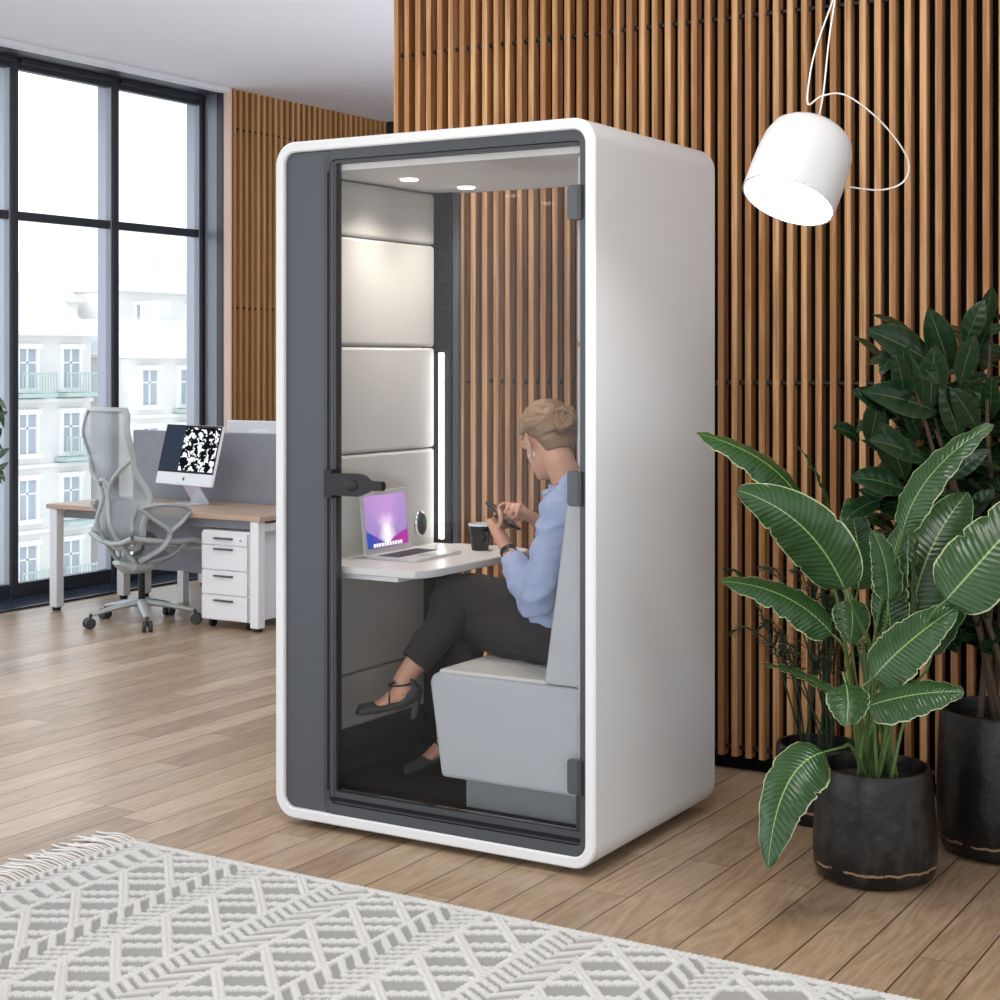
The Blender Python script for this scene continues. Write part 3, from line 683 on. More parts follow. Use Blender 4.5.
# neck, trunk
b.tube([HM @ V(-.030, 0, -.02), HM @ V(-.034, 0, -.085), nb+V(.005, 0, .01), nb+V(.02, 0, -.04)], [(.052, .052), .050, .053, .075], 20)
def torso(g=0, z0=0):
    t = MB(); P = [pel+V(0, 0, -.07), pel, waist, chest, chest+V(-.01, 0, .08), nb+V(.01, 0, -.01), nb+V(.0, 0, .015)]
    R = [(.11, .165), (.12, .175), (.095, .135), (.108, .155), (.095, .155), (.065, .09), (.050, .056)]
    R = [(a+g, c+g) for a, c in R]
    t.tube(bez(P, 5), [tuple(lerp(R[min(i//5, 5)][k], R[min(i//5+1, 6)][k], (i % 5)/5) for k in (0, 1)) for i in range(31)], 28, up=(1, 0, 0)); return t
t0 = torso(-.01); b.add(t0.v, t0.f)
def limb(m, pts, rad, n=18, k=5):
    q = bez(pts, k); rr = [lerp(rad[min(i//k, len(rad)-1)], rad[min(i//k+1, len(rad)-1)], (i % k)/k) for i in range(len(q))]
    m.tube(q, rr, n)
limb(b, [shL+V(.01, .05, -.01), shL, (shL+elL)/2, elL, (elL+wrL)/2+V(0, -.006, -.004), wrL], [.045, .045, .040, .036, .034, .023])
limb(b, [shR+V(.01, -.05, -.01), shR, (shR+elR)/2, elR, (elR+wrR)/2, wrR], [.045, .045, .040, .036, .034, .023])
for h, k_, a in ((hipL, kneL, ankL), (hipR, kneR, ankR)):
    limb(b, [h, (h+k_)/2, k_, k_+(a-k_)*.35+(V(.02, .0, 0)), a+(k_-a)*.15, a], [.082, .075, .052, .048, .034, .031])
def foot(m, a, t, hs=1):
    d = (t-a); dn = d.normalized(); up = V(0, 0, 1); sd = dn.cross(up).normalized(); up = sd.cross(dn)
    heel = a-V(dn.x, dn.y, 0)*.028-up*.035
    m.tube([heel-dn*.01, heel+dn*.02, a+dn*.045-up*.024, a+dn*.095-up*.022, t-dn*.01], [(.018, .018), (.028, .026), (.027, .030), (.015, .032), (.007, .022)], 18, up=up)
    m.tube([a+(up*.01), a-up*.03], [.031, .033], 14)
foot(b, ankL, toeL); foot(b, ankR, toeR)
# hands
def finger(m, pts, r): limb(m, pts, [r, r, r*.92, r*.8][:len(pts)], 10, 4)
phc = PY(503, 516, 4.60)                       # phone centre
pu = (PY(512, 526, 4.595)-PY(493, 508, 4.61)).normalized()      # long axis
face = (hc-phc).normalized(); pn = (face-pu*face.dot(pu)).normalized(); ps = pu.cross(pn).normalized()
if ps.y > 0: ps = -ps                          # towards the camera side
PM = LM(phc, pu, ps, pn)
palm = phc - pn*.026 + ps*.018+V(.0, 0, -.018)
b.tube([wrL, wrL+(palm-wrL)*.4, palm, palm+(palm-wrL).normalized()*.025], [(.021, .023), (.022, .030), (.018, .036), (.010, .032)], 16, up=pn)
for i in range(4):                             # left fingers wrap the far edge of the phone from behind
    s0 = phc+pu*(.030-.020*i)
    k0 = s0-pn*.018+ps*.020; k1 = s0-pn*.018-ps*.018; k2 = s0-pn*.008-ps*.042; k3 = s0+pn*.008-ps*.040
    finger(b, [lerp(palm, k0, .6), k1, k2, k3], .0075)
finger(b, [palm+ps*.012+pu*.02, phc+ps*.044+pu*.03-pn*.006, phc+ps*.040+pu*.005+pn*.010, phc+ps*.024-pu*.012+pn*.012], .0085)
pr = PY(521, 511, 4.70)
hd_ = (phc+pn*.02-pr).normalized()
b.tube([wrR, lerp(wrR, pr, .5), pr, pr+(pr-wrR).normalized()*.03], [(.021, .023), (.020, .030), (.016, .036), (.010, .030)], 16, up=V(0, 0, 1))
side = hd_.cross(V(0, 0, 1)).normalized(); tip = pr+(pr-wrR).normalized()*.028
for i in range(4):
    o_ = side*(.024-.016*i); ex = [.072, .052, .045, .036][i]; dr = [0, .016, .022, .024][i]
    finger(b, [pr+o_, tip+o_*1.05+V(0, 0, .008), tip+o_*1.1+hd_*ex*.55+V(0, 0, .006-dr*.5), tip+o_*1.1+hd_*ex+V(0, 0, -.012-dr)], .0072)
finger(b, [lerp(wrR, pr, .5)-V(0, 0, .012), pr-V(0, 0, .026)+hd_*.012, pr-V(0, 0, .030)+hd_*.036, pr-V(0, 0, .020)+hd_*.058], .008)
body = remesh(b.build('body', M['skin'], person), .0036, 4)
# hair: cap of combed locks running back to a bun
hr = MB()
capr = []
for z, cx, a, w in [(-.060, -.058, .036, .046), (-.03, -.062, .046, .064), (.0, -.046, .056, .0745), (.025, -.014, .094, .079), (.055, -.020, .093, .078), (.084, -.014, .083, .069), (.106, -.012, .060, .049), (.120, -.012, .024, .020)]:
    capr.append([HM @ V(cx+a*math.cos(2*PI*j/32), w*math.sin(2*PI*j/32), z) for j in range(32)])
hr.loft(capr)
bun = V(-.128, .004, .018)
rnd = random.Random(2)
def onhead(d, g=.0):
    d = d.normalized(); return V(-.010+d.x*(.102+g), d.y*(.080+g), .012+d.z*(.108+g))
for i in range(64):
    th = PI*(i/63)*1.36-.18*PI                  # around the hairline, ear to ear and below
    s0 = V(.62*math.cos(th-PI/2)*1.0, math.cos(th), math.sin(th)) if False else None
    yy = math.cos(th); zz = math.sin(th)
    st0 = V(.80 if zz > .3 else (-.05+.85*max(0, (zz+.1)/.4) if zz > -.1 else -.45), yy, zz*.85+(.1 if zz > .1 else .22))
    pts = []
    e = onhead(V(-1, .03, .05)); s1 = onhead(st0, .001)
    d0_ = V((s1.x+.01)/.102, s1.y/.08, (s1.z-.012)/.108); d1_ = V(-1, .02+.1*yy, .05+.12*zz)
    for k in range(8):
        t = k/7; d = d0_.lerp(d1_, t); d = d+V(0, .03*math.sin(t*PI*2+i), .02*math.cos(t*5+i*2)); pts.append(HM @ onhead(d, .002+.004*math.sin(t*PI)+rnd.uniform(-.001, .0015)))
    hr.tube(pts, [.0035, .0060, .0070, .0075, .0075, .0070, .006, .005], 7)
HMi = HM.inverted()
def strands(p):
    q = HMi @ p; a_ = math.atan2(q.y, q.z-.015); return .0013*math.sin(a_*46+2.5*noise.noise(q*22)+q.x*10)+.0008*math.sin(a_*110+q.x*30)
cap = remesh(hr.build('hair', M['hair'], person), .0024, 1, strands)
bn = MB(); B3 = HM @ bun
bn.ell(B3, (.030, .034, .034), H3)
for i in range(15):
    ax_ = V(rnd.uniform(-1, 1), rnd.uniform(-1, 1), rnd.uniform(-1, 1)).normalized(); p_ = ax_.orthogonal().normalized(); q_ = ax_.cross(p_); r0 = rnd.uniform(.028, .041); a0 = rnd.uniform(0, 6.3); ln = rnd.uniform(2.0, 4.2)
    bn.tube([B3+(p_*math.cos(a0+ln*k/9)+q_*math.sin(a0+ln*k/9))*r0+ax_*rnd.uniform(-.003, .003) for k in range(10)], [.003]+[.0075]*8+[.003], 8)
bn.build('hair_bun', M['hair'], cap)
for sg in (1,):
    MB().tube([HM @ V(-.004+.016*math.cos(t), .078+.0*math.sin(t), -.056+.016*math.sin(t)) for t in [2*PI*k/24 for k in range(25)]], .0012, 6).build('earring', M['chrome'], person)
for sg in (1, -1):
    MB().tube([HM @ V(.091, .013*sg, .024), HM @ V(.088, .030*sg, .029), HM @ V(.074, .050*sg, .023)], [.0025, .003, .0015], 8).build('eyebrow', M['hair'], person)
    MB().tube([HM @ V(.092, .018*sg, .000), HM @ V(.093, .032*sg, -.004), HM @ V(.084, .046*sg, .001)], .0012, 6).build('eyelashes', M['black_plastic'], person)
# shirt
sh = MB(); t1 = torso(.012)
P = [pel+V(0, 0, .02), waist, chest, chest+V(-.01, 0, .08), nb+V(.012, 0, -.035), nb+V(.003, 0, -.008)]; R = [(.128, .178), (.118, .158), (.122, .168), (.108, .165), (.080, .105), (.058, .062)]
sh.tube(bez(P, 5), [tuple(lerp(R[min(i//5, 4)][k], R[min(i//5+1, 5)][k], (i % 5)/5) for k in (0, 1)) for i in range(26)], 28, up=(1, 0, 0))
slv = elL+(wrL-elL)*.80; slr = elR+(wrR-elR)*.80
limb(sh, [shL+V(.01, .06, -.015), shL+V(0, .012, 0), (shL+elL)/2+V(0, -.004, 0), elL+V(.006, -.004, -.004), lerp(elL, slv, .5)+V(0, -.004, -.006), slv], [.058, .060, .054, .052, .045, .036])
limb(sh, [shR+V(.01, -.06, -.015), shR, (shR+elR)/2, elR, lerp(elR, slr, .5), slr], [.058, .058, .052, .050, .043, .036])
def wr(sc, amp, st=(1, 1, 1)):
    def fn(p):
        q = V(p.x*st[0], p.y*st[1], p.z*st[2])*sc
        return amp*(1-2*abs(noise.noise(q)))+amp*.5*(noise.noise(q*2.1))
    return fn
sh.ell(nb+V(.030, 0, -.075), (.098, .150, .062)); sh.ell(nb+V(.012, 0, -.045), (.078, .10, .05))
w0 = wr(10, .010, (1, 1, 1.7))
shirt = remesh(sh.build('shirt', M['shirt'], person), .005, 4, lambda p: w0(p)*max(0, min(1, (1.10-p.z)/.08)))
co = MB()
for rr_, zz_, th_ in ((.060, 0, .0),):
    pts = []
    n_ = 26; upn = (HM @ V(-.034, 0, -.085)-nb).normalized(); a_ = upn.cross(V(1, 0, 0)).normalized(); b_ = upn.cross(a_)
    ra = []
    for lev, rad_ in ((-.012, .060), (.020, .0555), (.026, .058), (.020, .062), (-.008, .070)):
        ra.append([nb+V(.003, 0, 0)+upn*lev+(b_*math.cos(2*PI*j/n_)*rad_*.98+a_*math.sin(2*PI*j/n_)*rad_*1.04) for j in range(n_)])
    co.loft(ra, cap=False)
co.build('collar', M['shirt'], shirt, solid=.002)
cf = MB(); dv = (wrL-elL).normalized()
cf.tube([slv-dv*.035, slv-dv*.03, slv+dv*.004, slv+dv*.005], [.030, .0375, .0375, .030], 20); cf.build('cuff', M['shirt'], shirt)
# trousers
tr = MB()
R = [(.108, .17), (.128, .182), (.126, .180), (.118, .165)]; P = [pel+V(0, 0, -.10), pel+V(0, 0, -.05), pel, pel+V(.01, 0, .07)]
tr.tube(P, R, 28, up=(1, 0, 0))
for h, k_, a, cut in ((hipL, kneL, ankL, .68), (hipR, kneR, ankR, .76)):
    e = lerp(k_, a, cut)
    limb(tr, [h+V(.02, 0, 0), h, (h+k_)/2+V(0, 0, -.004), k_, lerp(k_, e, .45)+V(.012, 0, 0), e], [.10, .100, .087, .064, .062, .049], k=6)
trous = remesh(tr.build('trousers', M['trouser'], person), .0055, 4, wr(9, .006, (1, 1, 1)))
# shoes
def shoe(a, t, nm):
    d = t-a; dn = d.normalized(); up = V(0, 0, 1); sd = dn.cross(up).normalized(); up = sd.cross(dn)
    hl_ = a-dn*.030-up*.045
    m = MB()
    m.tube([hl_+up*.040-dn*.006, hl_+up*.012-dn*.008, hl_-up*.004+dn*.012, a+dn*.03-up*.052, a+dn*.075-up*.040, a+dn*.110-up*.024, t+dn*.002-up*.006, t+dn*.020-up*.010],
           [(.006, .018), (.018, .026), (.026, .031), (.020, .029), (.016, .035), (.021, .039), (.018, .034), (.006, .012)], 22, up=up)
    m.tube([a-dn*.038+up*.008, a-dn*.036-up*.03], [(.007, .020), (.012, .026)], 14, up=dn)
    m = remesh(m.build('shoe', M['shoe'], person), .003, 3)
    hb = hl_-dn*.004-up*.01; down = V(0, 0, -1) if nm else (V(0, 0, -1)+dn*.28).normalized()
    gl = (hb.z-.122) if nm else .085
    MB().tube([hb+up*.015, hb+down*gl*.5, hb+down*gl], [.021, .0125, .0095], 14).build('heel', M['shoe'], m)
    s = MB()
    def strap(c, r1, r2, tilt):
        ax2 = (V(0, 0, 1)*.8+up*.2).normalized(); f2 = (dn-ax2*dn.dot(ax2)).normalized()
        s.tube([c+f2*(r1*math.cos(2*PI*k/20))+sd*(r2*math.sin(2*PI*k/20)) for k in range(21)], .003, 6, cap=False)
    strap(a+up*.001, .040, .036, .15)
    s.tube([a+dn*.040+up*.002, a+dn*.048-up*.012+sd*.028, a+dn*.062-up*.036+sd*.033], .003, 6)
    s.tube([a+dn*.040+up*.002, a+dn*.048-up*.012-sd*.028, a+dn*.062-up*.036-sd*.033], .003, 6)
    s.build('shoe_strap', M['black_plastic'], m)
shoe(ankL, toeL, True); shoe(ankR, toeR, False)
# wristwatch
wp = wrL-dv*.006
wa = MB().tube([wp-dv*.009, wp-dv*.008, wp+dv*.008, wp+dv*.009], [.020, .0275, .0275, .020], 24).build('wristwatch', M['black_plastic'], person)
MB().ell(wp+(-RT*.2-FW*.9).normalized()*.026, (.014, .006, .014)).build('watch_case', M['hinge'], wa)
ph = thing('phone', 'slim black phone held in the seated woman\'s hands', 'phone', phc)
MB().prism(rrect(-.068, -.034, .068, .034, .008), .008, PM @ Matrix.Translation((0, 0, -.004))).build('phone_case', M['black_plastic'], ph, bevel=.002)
MB().prism(rrect(-.064, -.031, .064, .031, .006), .0006, PM @ Matrix.Translation((0, 0, .0043))).build('screen', mat('dark_glass', (.02, .02, .03), .08), ph)
# ================================================================ desks
def make_desk(x0, x1, y0, y1, z, label, front=True):
    d = thing('office_desk', label, 'desk', ((x0+x1)/2, (y0+y1)/2, 0), group='white-legged oak desks')
    MB().box((x0, y0, z-.028), (x1, y1, z)).build('desk_top', M['desktop'], d, smooth=False, bevel=.003)
    for x in (x0+.02, x1-.08):
        for y in (y0+.01, y1-.07):
            l = MB().box((x, y, .02), (x+.06, y+.06, z-.028)).build('leg', M['white'], d, bevel=.004)
            MB().cyl((x+.03, y+.03, 0), (x+.03, y+.03, .022), .026).build('foot', M['black_plastic'], l)
        MB().box((x+.01, y0+.07, z-.09), (x+.05, y1-.07, z-.045)).build('side_rail', M['white'], d, bevel=.003)
    MB().box((x0+.08, y0+.08, z-.085), (x1-.08, y0+.10, z-.03)).build('apron', M['screen_felt'], d, smooth=False)
    MB().box((x0+.08, y1-.06, z-.085), (x1-.08, y1-.04, z-.03)).build('apron', M['white'], d, smooth=False)
    return d
DZ = .645
make_desk(-7.46, -5.80, 7.08, 7.73, DZ, 'oak-topped desk with white legs, grey office chair pulled up to it')
make_desk(-7.42, -5.60, 7.80, 8.45, DZ, 'second oak desk behind the grey felt screen, carrying the white monitor back')
fs = thing('desk_screen', 'grey felt divider screen standing along the back of the front desk', 'divider', (-6.5, 7.765, 0))
MB().box((-7.38, 7.742, .19), (-5.4, 7.785, 1.07)).build('felt_panel', M['screen_felt'], fs, bevel=.006)
for x in (-7.0, -6.3, -5.7): MB().box((x, 7.735, .0), (x+.05, 7.79, .2)).build('support_foot', M['white'], fs, bevel=.003)
# drawer pedestal
ped = thing('drawer_pedestal', 'white four-drawer pedestal on castors under the desk end', 'drawer unit', (-6.06, 7.3, 0))
MB().box((-6.235, 7.105, .045), (-5.895, 7.62, .552)).build('body', M['white'], ped, bevel=.004)
for z0, z1, hz_ in ((.475, .545, .512), (.335, .472, .452), (.195, .332, .300), (.052, .192, .162)):
    dr = MB().box((-6.230, 7.088, z0), (-5.900, 7.106, z1-.004)).build('drawer', M['white'], ped, bevel=.002)
    MB().box((-6.135, 7.072, hz_-.006), (-6.000, 7.088, hz_+.004)).build('handle', M['hinge'], dr, bevel=.002)
    if z0 > .4: MB().cyl((-5.945, 7.088, .505), (-5.945, 7.084, .505), .007).build('lock', M['chrome'], dr)
for x in (-6.20, -5.93):
    for y in (7.15, 7.57):
        MB().cyl((x-.012, y, .023), (x+.012, y, .023), .023).build('castor', M['black_plastic'], ped)
# monitors
def monitor(loc, rz, label, scr, grp=None, tilt=.25):
    m = thing('monitor', label, 'monitor', loc, rz)
    W = WORLD[m.name]
    TL = W @ Matrix.Translation((0, .0, .115)) @ Matrix.Rotation(-tilt, 4, 'X') @ Matrix.Rotation(PI/2, 4, 'X')
    # local: x right, y up, z toward the user
    w, h = .57, .37
    hs = MB().prism(rrect(-w/2, 0, w/2, h, .012), .020, TL @ Matrix.Translation((0, 0, -.010))).build('housing', M['white'], m, bevel=.004)
    MB().ell(TL @ V(0, h*.5, -.010), (w*.36, h*.36, .019), (TL.to_3x3()), 32, 16).build('rear_bulge', M['white'], hs)
    MB().prism([(-w/2+.002, .075), (w/2-.002, .075), (w/2-.002, h-.002), (-w/2+.002, h-.002)], .001, TL @ Matrix.Translation((0, 0, .0102))).build('bezel', M['gasket'], hs, smooth=False)
    def apple(zz, s, mt, par):
        pl = []
        for k in range(40):
            t = 2*PI*k/40; r = 1-.10*abs(math.cos(t))*(math.sin(t) < 0)-.16*math.exp(-((t-PI/2)/.35)**2)-.12*math.exp(-((t-3*PI/2)/.3)**2)
            if math.cos(t) > .75: r -= .22
            pl.append((s*r*math.cos(t), s*r*math.sin(t)*.98))
        a = MB().prism(pl, .0008, TL @ zz)
        a.prism([(0, s*1.0), (s*.08, s*1.4), (s*.42, s*1.62), (s*.34, s*1.2)], .0008, TL @ zz); a.build('logo', mt, par, smooth=False)
    apple(Matrix.Translation((0, .038, .0102)), .011, M['black_plastic'], hs)
    apple(Matrix.Translation((0, .205, -.0315)) @ Matrix.Rotation(PI, 4, 'Y'), .022, M['hinge'], hs)
    if scr: screen(TL @ Matrix.Translation((-w/2+.014, .088, .0116)), w-.028, h-.102, scr, hs)
    MB().add([W @ V(*p) for p in [(-.085, .12, .006), (.085, .12, .006), (.085, .128, .006), (-.085, .128, .006), (-.075, .01, .17), (.075, .01, .17), (.075, .018, .17), (-.075, .018, .17)]],
             [[0, 1, 2, 3], [4, 5, 6, 7], [0, 1, 5, 4], [1, 2, 6, 5], [2, 3, 7, 6], [3, 0, 4, 7]]).build('stand_neck', M['silver'], m, smooth=False)
    MB().prism(rrect(-.095, -.08, .095, .13, .01), .007, W).build('stand_base', M['silver'], m, bevel=.002)
    return m
c = P0(199, 502, DZ)
mp_ = PY(190, 460, 7.45)
monitor((mp_.x-.06, 7.46, DZ+.0005), -math.radians(13), 'white monitor with black and white leaf wallpaper on the oak desk', M['mono'])
monitor((-6.63, 8.12, DZ+.0005), PI, 'white monitor seen from behind above the felt screen', None, tilt=.0)
kb = P0(187, 507, DZ)
def rbox(loc, rz, a, b_, m, name, label, cat, bev):
    W = Matrix.Translation(loc) @ Matrix.Rotation(rz, 4, 'Z'); o = MB().box(a, b_, W).build(name, m, origin=loc, bevel=bev); tag(o, label, cat); return o
rbox(V(-6.93, 7.33, DZ+.0005), -.23, (-.16, -.055, 0), (.12, .055, .012), M['white'], 'keyboard', 'slim keyboard on the desk below the monitor', 'keyboard', .003)
mo = MB().ell(V(-6.64, 7.34, DZ+.008), (.028, .050, .016)).build('computer_mouse', M['white']); tag(mo, 'white computer mouse beside the keyboard on the oak desk', 'mouse')

# ================================================================ task chair
ch = thing('office_chair', 'pale grey mesh office chair with high curved back and leaf arms', 'office chair', (-6.605, 7.0, 0), math.atan2(.97, .22))
CW = WORLD[ch.name]
def cp_(*a): return CW @ V(*a)
def spine(v):      # v 0..1 bottom..top -> x, z
    return interp([0, .18, .38, .62, .85, 1], [-.17, -.20, -.17, -.25, -.29, -.27], v), lerp(.43, 1.245, v)
def halfw(v): return interp([0, .15, .35, .58, .80, .93, 1], [.11, .21, .25, .215, .225, .21, .18], v)
def back(u, v):
    x, z = spine(v); return cp_(x+.07*u*u*(1-.4*v), u*halfw(v), z)
def surf(u0, u1, v0, v1, fn, nu=14, nv=34):
    m = MB(); vs = [fn(lerp(u0, u1, i/nu), lerp(v0, v1, j/nv)) for j in range(nv+1) for i in range(nu+1)]
    return m.add(vs, [[j*(nu+1)+i, j*(nu+1)+i+1, (j+1)*(nu+1)+i+1, (j+1)*(nu+1)+i] for j in range(nv) for i in range(nu)])
bk = surf(-1, 1, .02, .99, back).build('backrest', M['mesh'], ch)
fr = MB()
lp = [back(-1, .02+.97*k/30) for k in range(31)]+[back(u, .99) for u in (-.6, -.2, .2, .6)]+[back(1, .99-.97*k/30) for k in range(31)]+[back(u, .02) for u in (.5, 0, -.5)]
fr.tube(lp+[lp[0]], [(.011, .019)]*(len(lp)+1), 10, cap=False)
def bo(u, v, o=.0): p = back(u, v); return p - (CW.to_3x3() @ V(o, 0, 0))
for sg in (1, -1):
    fr.tube(bez([bo(sg*.98, .66), bo(sg*.62, .56, .03), bo(sg*.22, .46, .055), bo(sg*.12, .36, .07), bo(sg*.30, .20, .06), bo(sg*.5, .06, .03), cp_(-.10, sg*.09, .36)], 6), .013, 10)
    fr.tube(bez([bo(sg*.22, .46, .055), bo(sg*.1, .5, .05), bo(0, .5, .05)], 4), .012, 8)
fr.build('back_frame', M['chair'], bk)
# lumbar lobes
for sg in (1, -1):
    surf(.15*sg, .8*sg, .12, .36, lambda u, v: bo(u, v, .022), 6, 8).build('lumbar_pad', M['mesh'], bk)
def seat(u, v):    # v 0 rear .. 1 front
    x = lerp(-.20, .27, v); z = .475+.045*u*u*(1-v*.6)-.02*math.sin(v*PI)+(.0 if v < .8 else -(v-.8)**2*1.4)
    return cp_(x, u*lerp(.21, .245, v), z)
se = surf(-1, 1, 0, 1, seat, 14, 18).build('seat', M['mesh'], ch)
s = MB(); lp = [seat(-1, k/14) for k in range(15)]+[seat(u, 1) for u in (-.5, 0, .5)]+[seat(1, 1-k/14) for k in range(15)]+[seat(u, 0) for u in (.5, 0, -.5)]
s.tube(lp+[lp[0]], .016, 10, cap=False)
for sg in (1, -1): s.tube(bez([seat(sg, .75), cp_(.10, sg*.16, .40), cp_(-.02, sg*.09, .36)], 6), [(.014, .02)]*13, 10)
s.build('seat_frame', M['chair'], se)
MB().loft([[cp_(x, y*w, z) for x, y, z in ((-.20, -1, .30+a), (.10, -1, .34), (.14, -1, .40), (-.14, -1, .41), (-.14, 1, .41), (.14, 1, .40), (.10, 1, .34), (-.20, 1, .30+a))] for w, a in ((.055, .03), (.075, .0))]).build('tilt_mechanism', M['chair'], ch) if False else None
MB().tube(bez([cp_(-.17, 0, .365), cp_(-.10, 0, .345), cp_(.02, 0, .345), cp_(.14, 0, .385)], 5), [(.012, .04), (.02, .055), (.026, .065), (.03, .07), (.035, .08)]+[(.05, .10)]*6+[(.035, .09)]*5, 18).build('tilt_mechanism', M['chair'], ch, bevel=0)
for sg in (1, -1):
    a = MB()
    top_ = [cp_(-.17, sg*.24, .69), cp_(-.06, sg*.285, .705), cp_(.08, sg*.29, .69), cp_(.14, sg*.27, .655)]
    low = cp_(.0, sg*.275, .545); root = cp_(-.08, sg*.10, .375)
    a.tube(bez(top_, 6), [(.011, .018)]*19, 10)
    a.tube(bez([top_[0], cp_(-.09, sg*.26, .62), low, cp_(-.02, sg*.235, .46), root], 6), [(.012, .02)]*25, 10)
    a.tube(bez([top_[3], cp_(.08, sg*.28, .60), low], 6), [(.011, .018)]*13, 10)
    ao = a.build('armrest', M['chair'], ch)
    tt = bez(top_, 6); l1 = bez([top_[0], cp_(-.09, sg*.26, .62), low], 9); l2 = bez([low, cp_(.08, sg*.28, .60), top_[3]], 9); lw_ = l1[:-1]+l2
    mm = MB(); 
    for k in range(18):
        a1 = tt[k]; a2 = tt[k+1]; b1 = lw_[k*len(lw_)//19]; b2 = lw_[(k+1)*len(lw_)//19]; mm.add([a1, a2, b2, b1], [[0, 1, 2, 3]])
    mm.build('armrest_mesh', M['mesh'], ao)
MB().cyl(cp_(-.0, 0, .12), cp_(0, 0, .35), .019).build('gas_column', M['black_plastic'], ch)
MB().cyl(cp_(0, 0, .07), cp_(0, 0, .135), .042, .032).build('base_hub', M['chair'], ch, bevel=.004)
for k in range(5):
    t = math.radians(72*k)+A-math.atan2(.97, .22); dx, dy = math.cos(t), math.sin(t)
    leg = MB().tube([cp_(dx*.02, dy*.02, .125), cp_(dx*.15, dy*.15, .108), cp_(dx*.30, dy*.30, .078)], [(.020, .032), (.016, .026), (.010, .018)], 12).build('base_leg', M['chair'], ch)
    c0 = V(dx*.315, dy*.315, 0); px_, py_ = -dy, dx
    cs = MB()
    for sg in (1, -1):
        q = V(c0.x+px_*.018*sg, c0.y+py_*.018*sg, .031); cs.cyl(cp_(q.x-px_*.010, q.y-py_*.010, .031), cp_(q.x+px_*.010, q.y+py_*.010, .031), .031, n=28)
    cs.cyl(cp_(c0.x, c0.y, .03), cp_(c0.x-dx*.01, c0.y-dy*.01, .085), .009)
    cs.build('castor', M['caster'], leg, bevel=.003)
# ================================================================ plants
def blade(base, mid, tip, width, normal, fold=.18, droop=.0, ripple=.004, name='leaf', m=None, parent=None, shape=1.0, nv=30, nu=10, seed=0, notch=True):
    """leaf blade along base-mid-tip; half width profile; folded along the midrib"""
    rnd = random.Random(seed); base, mid, tip = Vector(base), Vector(mid), Vector(tip)
    pts = []; N0 = Vector(normal).normalized(); mb = MB(); uvs = []
    ph = rnd.uniform(0, 6)
    nts = [(rnd.choice((-1, 1)), rnd.uniform(.2, .85), rnd.uniform(.12, .35)) for _ in range(4)] if notch else []
    for j in range(nv+1):
        t = j/nv; p = base*(1-t)**2+mid*2*t*(1-t)+tip*t*t; tg_ = ((mid-base)*(1-t)+(tip-mid)*t).normalized()
        sd = tg_.cross(N0).normalized(); n_ = sd.cross(tg_).normalized()
        w = width/2*((math.sin(PI*min(1, t**.66))**.5)*(1-.18*t) if shape == 1 else math.sin(PI*t**.85)**.8)
        w = max(w, .0008)
        for i in range(nu+1):
            u = -1+2*i/nu; ww = w
            for sgn, c_, dp in nts:
                if sgn*u > .5 and abs(t-c_) < .5/nv: ww = w*(1-dp*.5*(abs(u)-.5)*2)
            e = abs(u)
            z = fold*ww*e-(droop*ww*e*e)+ripple*math.sin(t*34+ph+u)*e*e+.5*ripple*math.sin(t*90+ph*2)*e
            mb.v.append(tuple(p+sd*(u*ww)+n_*z)); uvs.append(((u+1)/2, t))
    for j in range(nv):
        for i in range(nu):
            a = j*(nu+1)+i; mb.f.append([a, a+1, a+nu+2, a+nu+1])
    o = mb.build(name, m or M['leaf'], parent)
    uvl = o.data.uv_layers.new(name='UVMap')
    for lp in o.data.loops: uvl.data[lp.index].uv = uvs[lp.vertex_index]
    return o
def pot(loc, r0, r1, rr, h, label, parent):
    x, y, z = loc
    o = MB().lathe([(0, 0), (r0*.80, 0), (r0*.93, .014), (r0, .04), (r1, h*.35), (lerp(r1, rr, .6), h*.75), (rr, h-.012), (rr-.004, h), (rr-.014, h), (rr-.018, h-.03), (rr-.02, h-.05), (0, h-.05)], loc, 64).build('pot', M['pot'], parent, origin=loc)
    MB().lathe([(0, h-.055), (rr-.019, h-.055), (rr-.019, h-.045), (rr*.5, h-.034), (0, h-.03)], loc, 40).build('soil', M['soil'], o)
    return o
p1 = V(-1.526, 4.68, 0)
bp_ = thing('potted_plant', 'broad-leaved plant with big striped green leaves in a black pot', 'plant', p1)
pot(p1, .178, .180, .163, .325, '', bp_)
cam = V(0, 0, HC)
def big(b, m_, t, w, nrm, fold=.2, droop=.3, sd=0, stem=True, mid=None):
    B, Mm, Tt = PD(*b), PD(*m_), PD(*t)
    vn = (cam-B).normalized(); n_ = Vector(nrm); N = (vn*n_.z+RT*n_.x+V(0, 0, 1)*n_.y).normalized()     # x right, y up, z towards viewer
    if w > 0: blade(B, Mm, Tt, w, N, fold, droop, .0035, 'leaf', M['leaf'], bp_, seed=sd, nv=40, nu=12)
    if stem:
        q = V(p1.x+random.Random(sd).uniform(-.06, .06), p1.y+random.Random(sd+9).uniform(-.05, .05), .27)
        d_ = (B-(Mm-B).normalized()*.06)
        c_ = mid and PD(*mid) or V(lerp(q.x, B.x, .35), lerp(q.y, B.y, .35), lerp(q.z, B.z, .6))
        MB().tube(bez([q, c_, d_, B], 8), [lerp(.0065, .003, i/24) for i in range(25)], 8).build('stem', M['stem'], bp_)
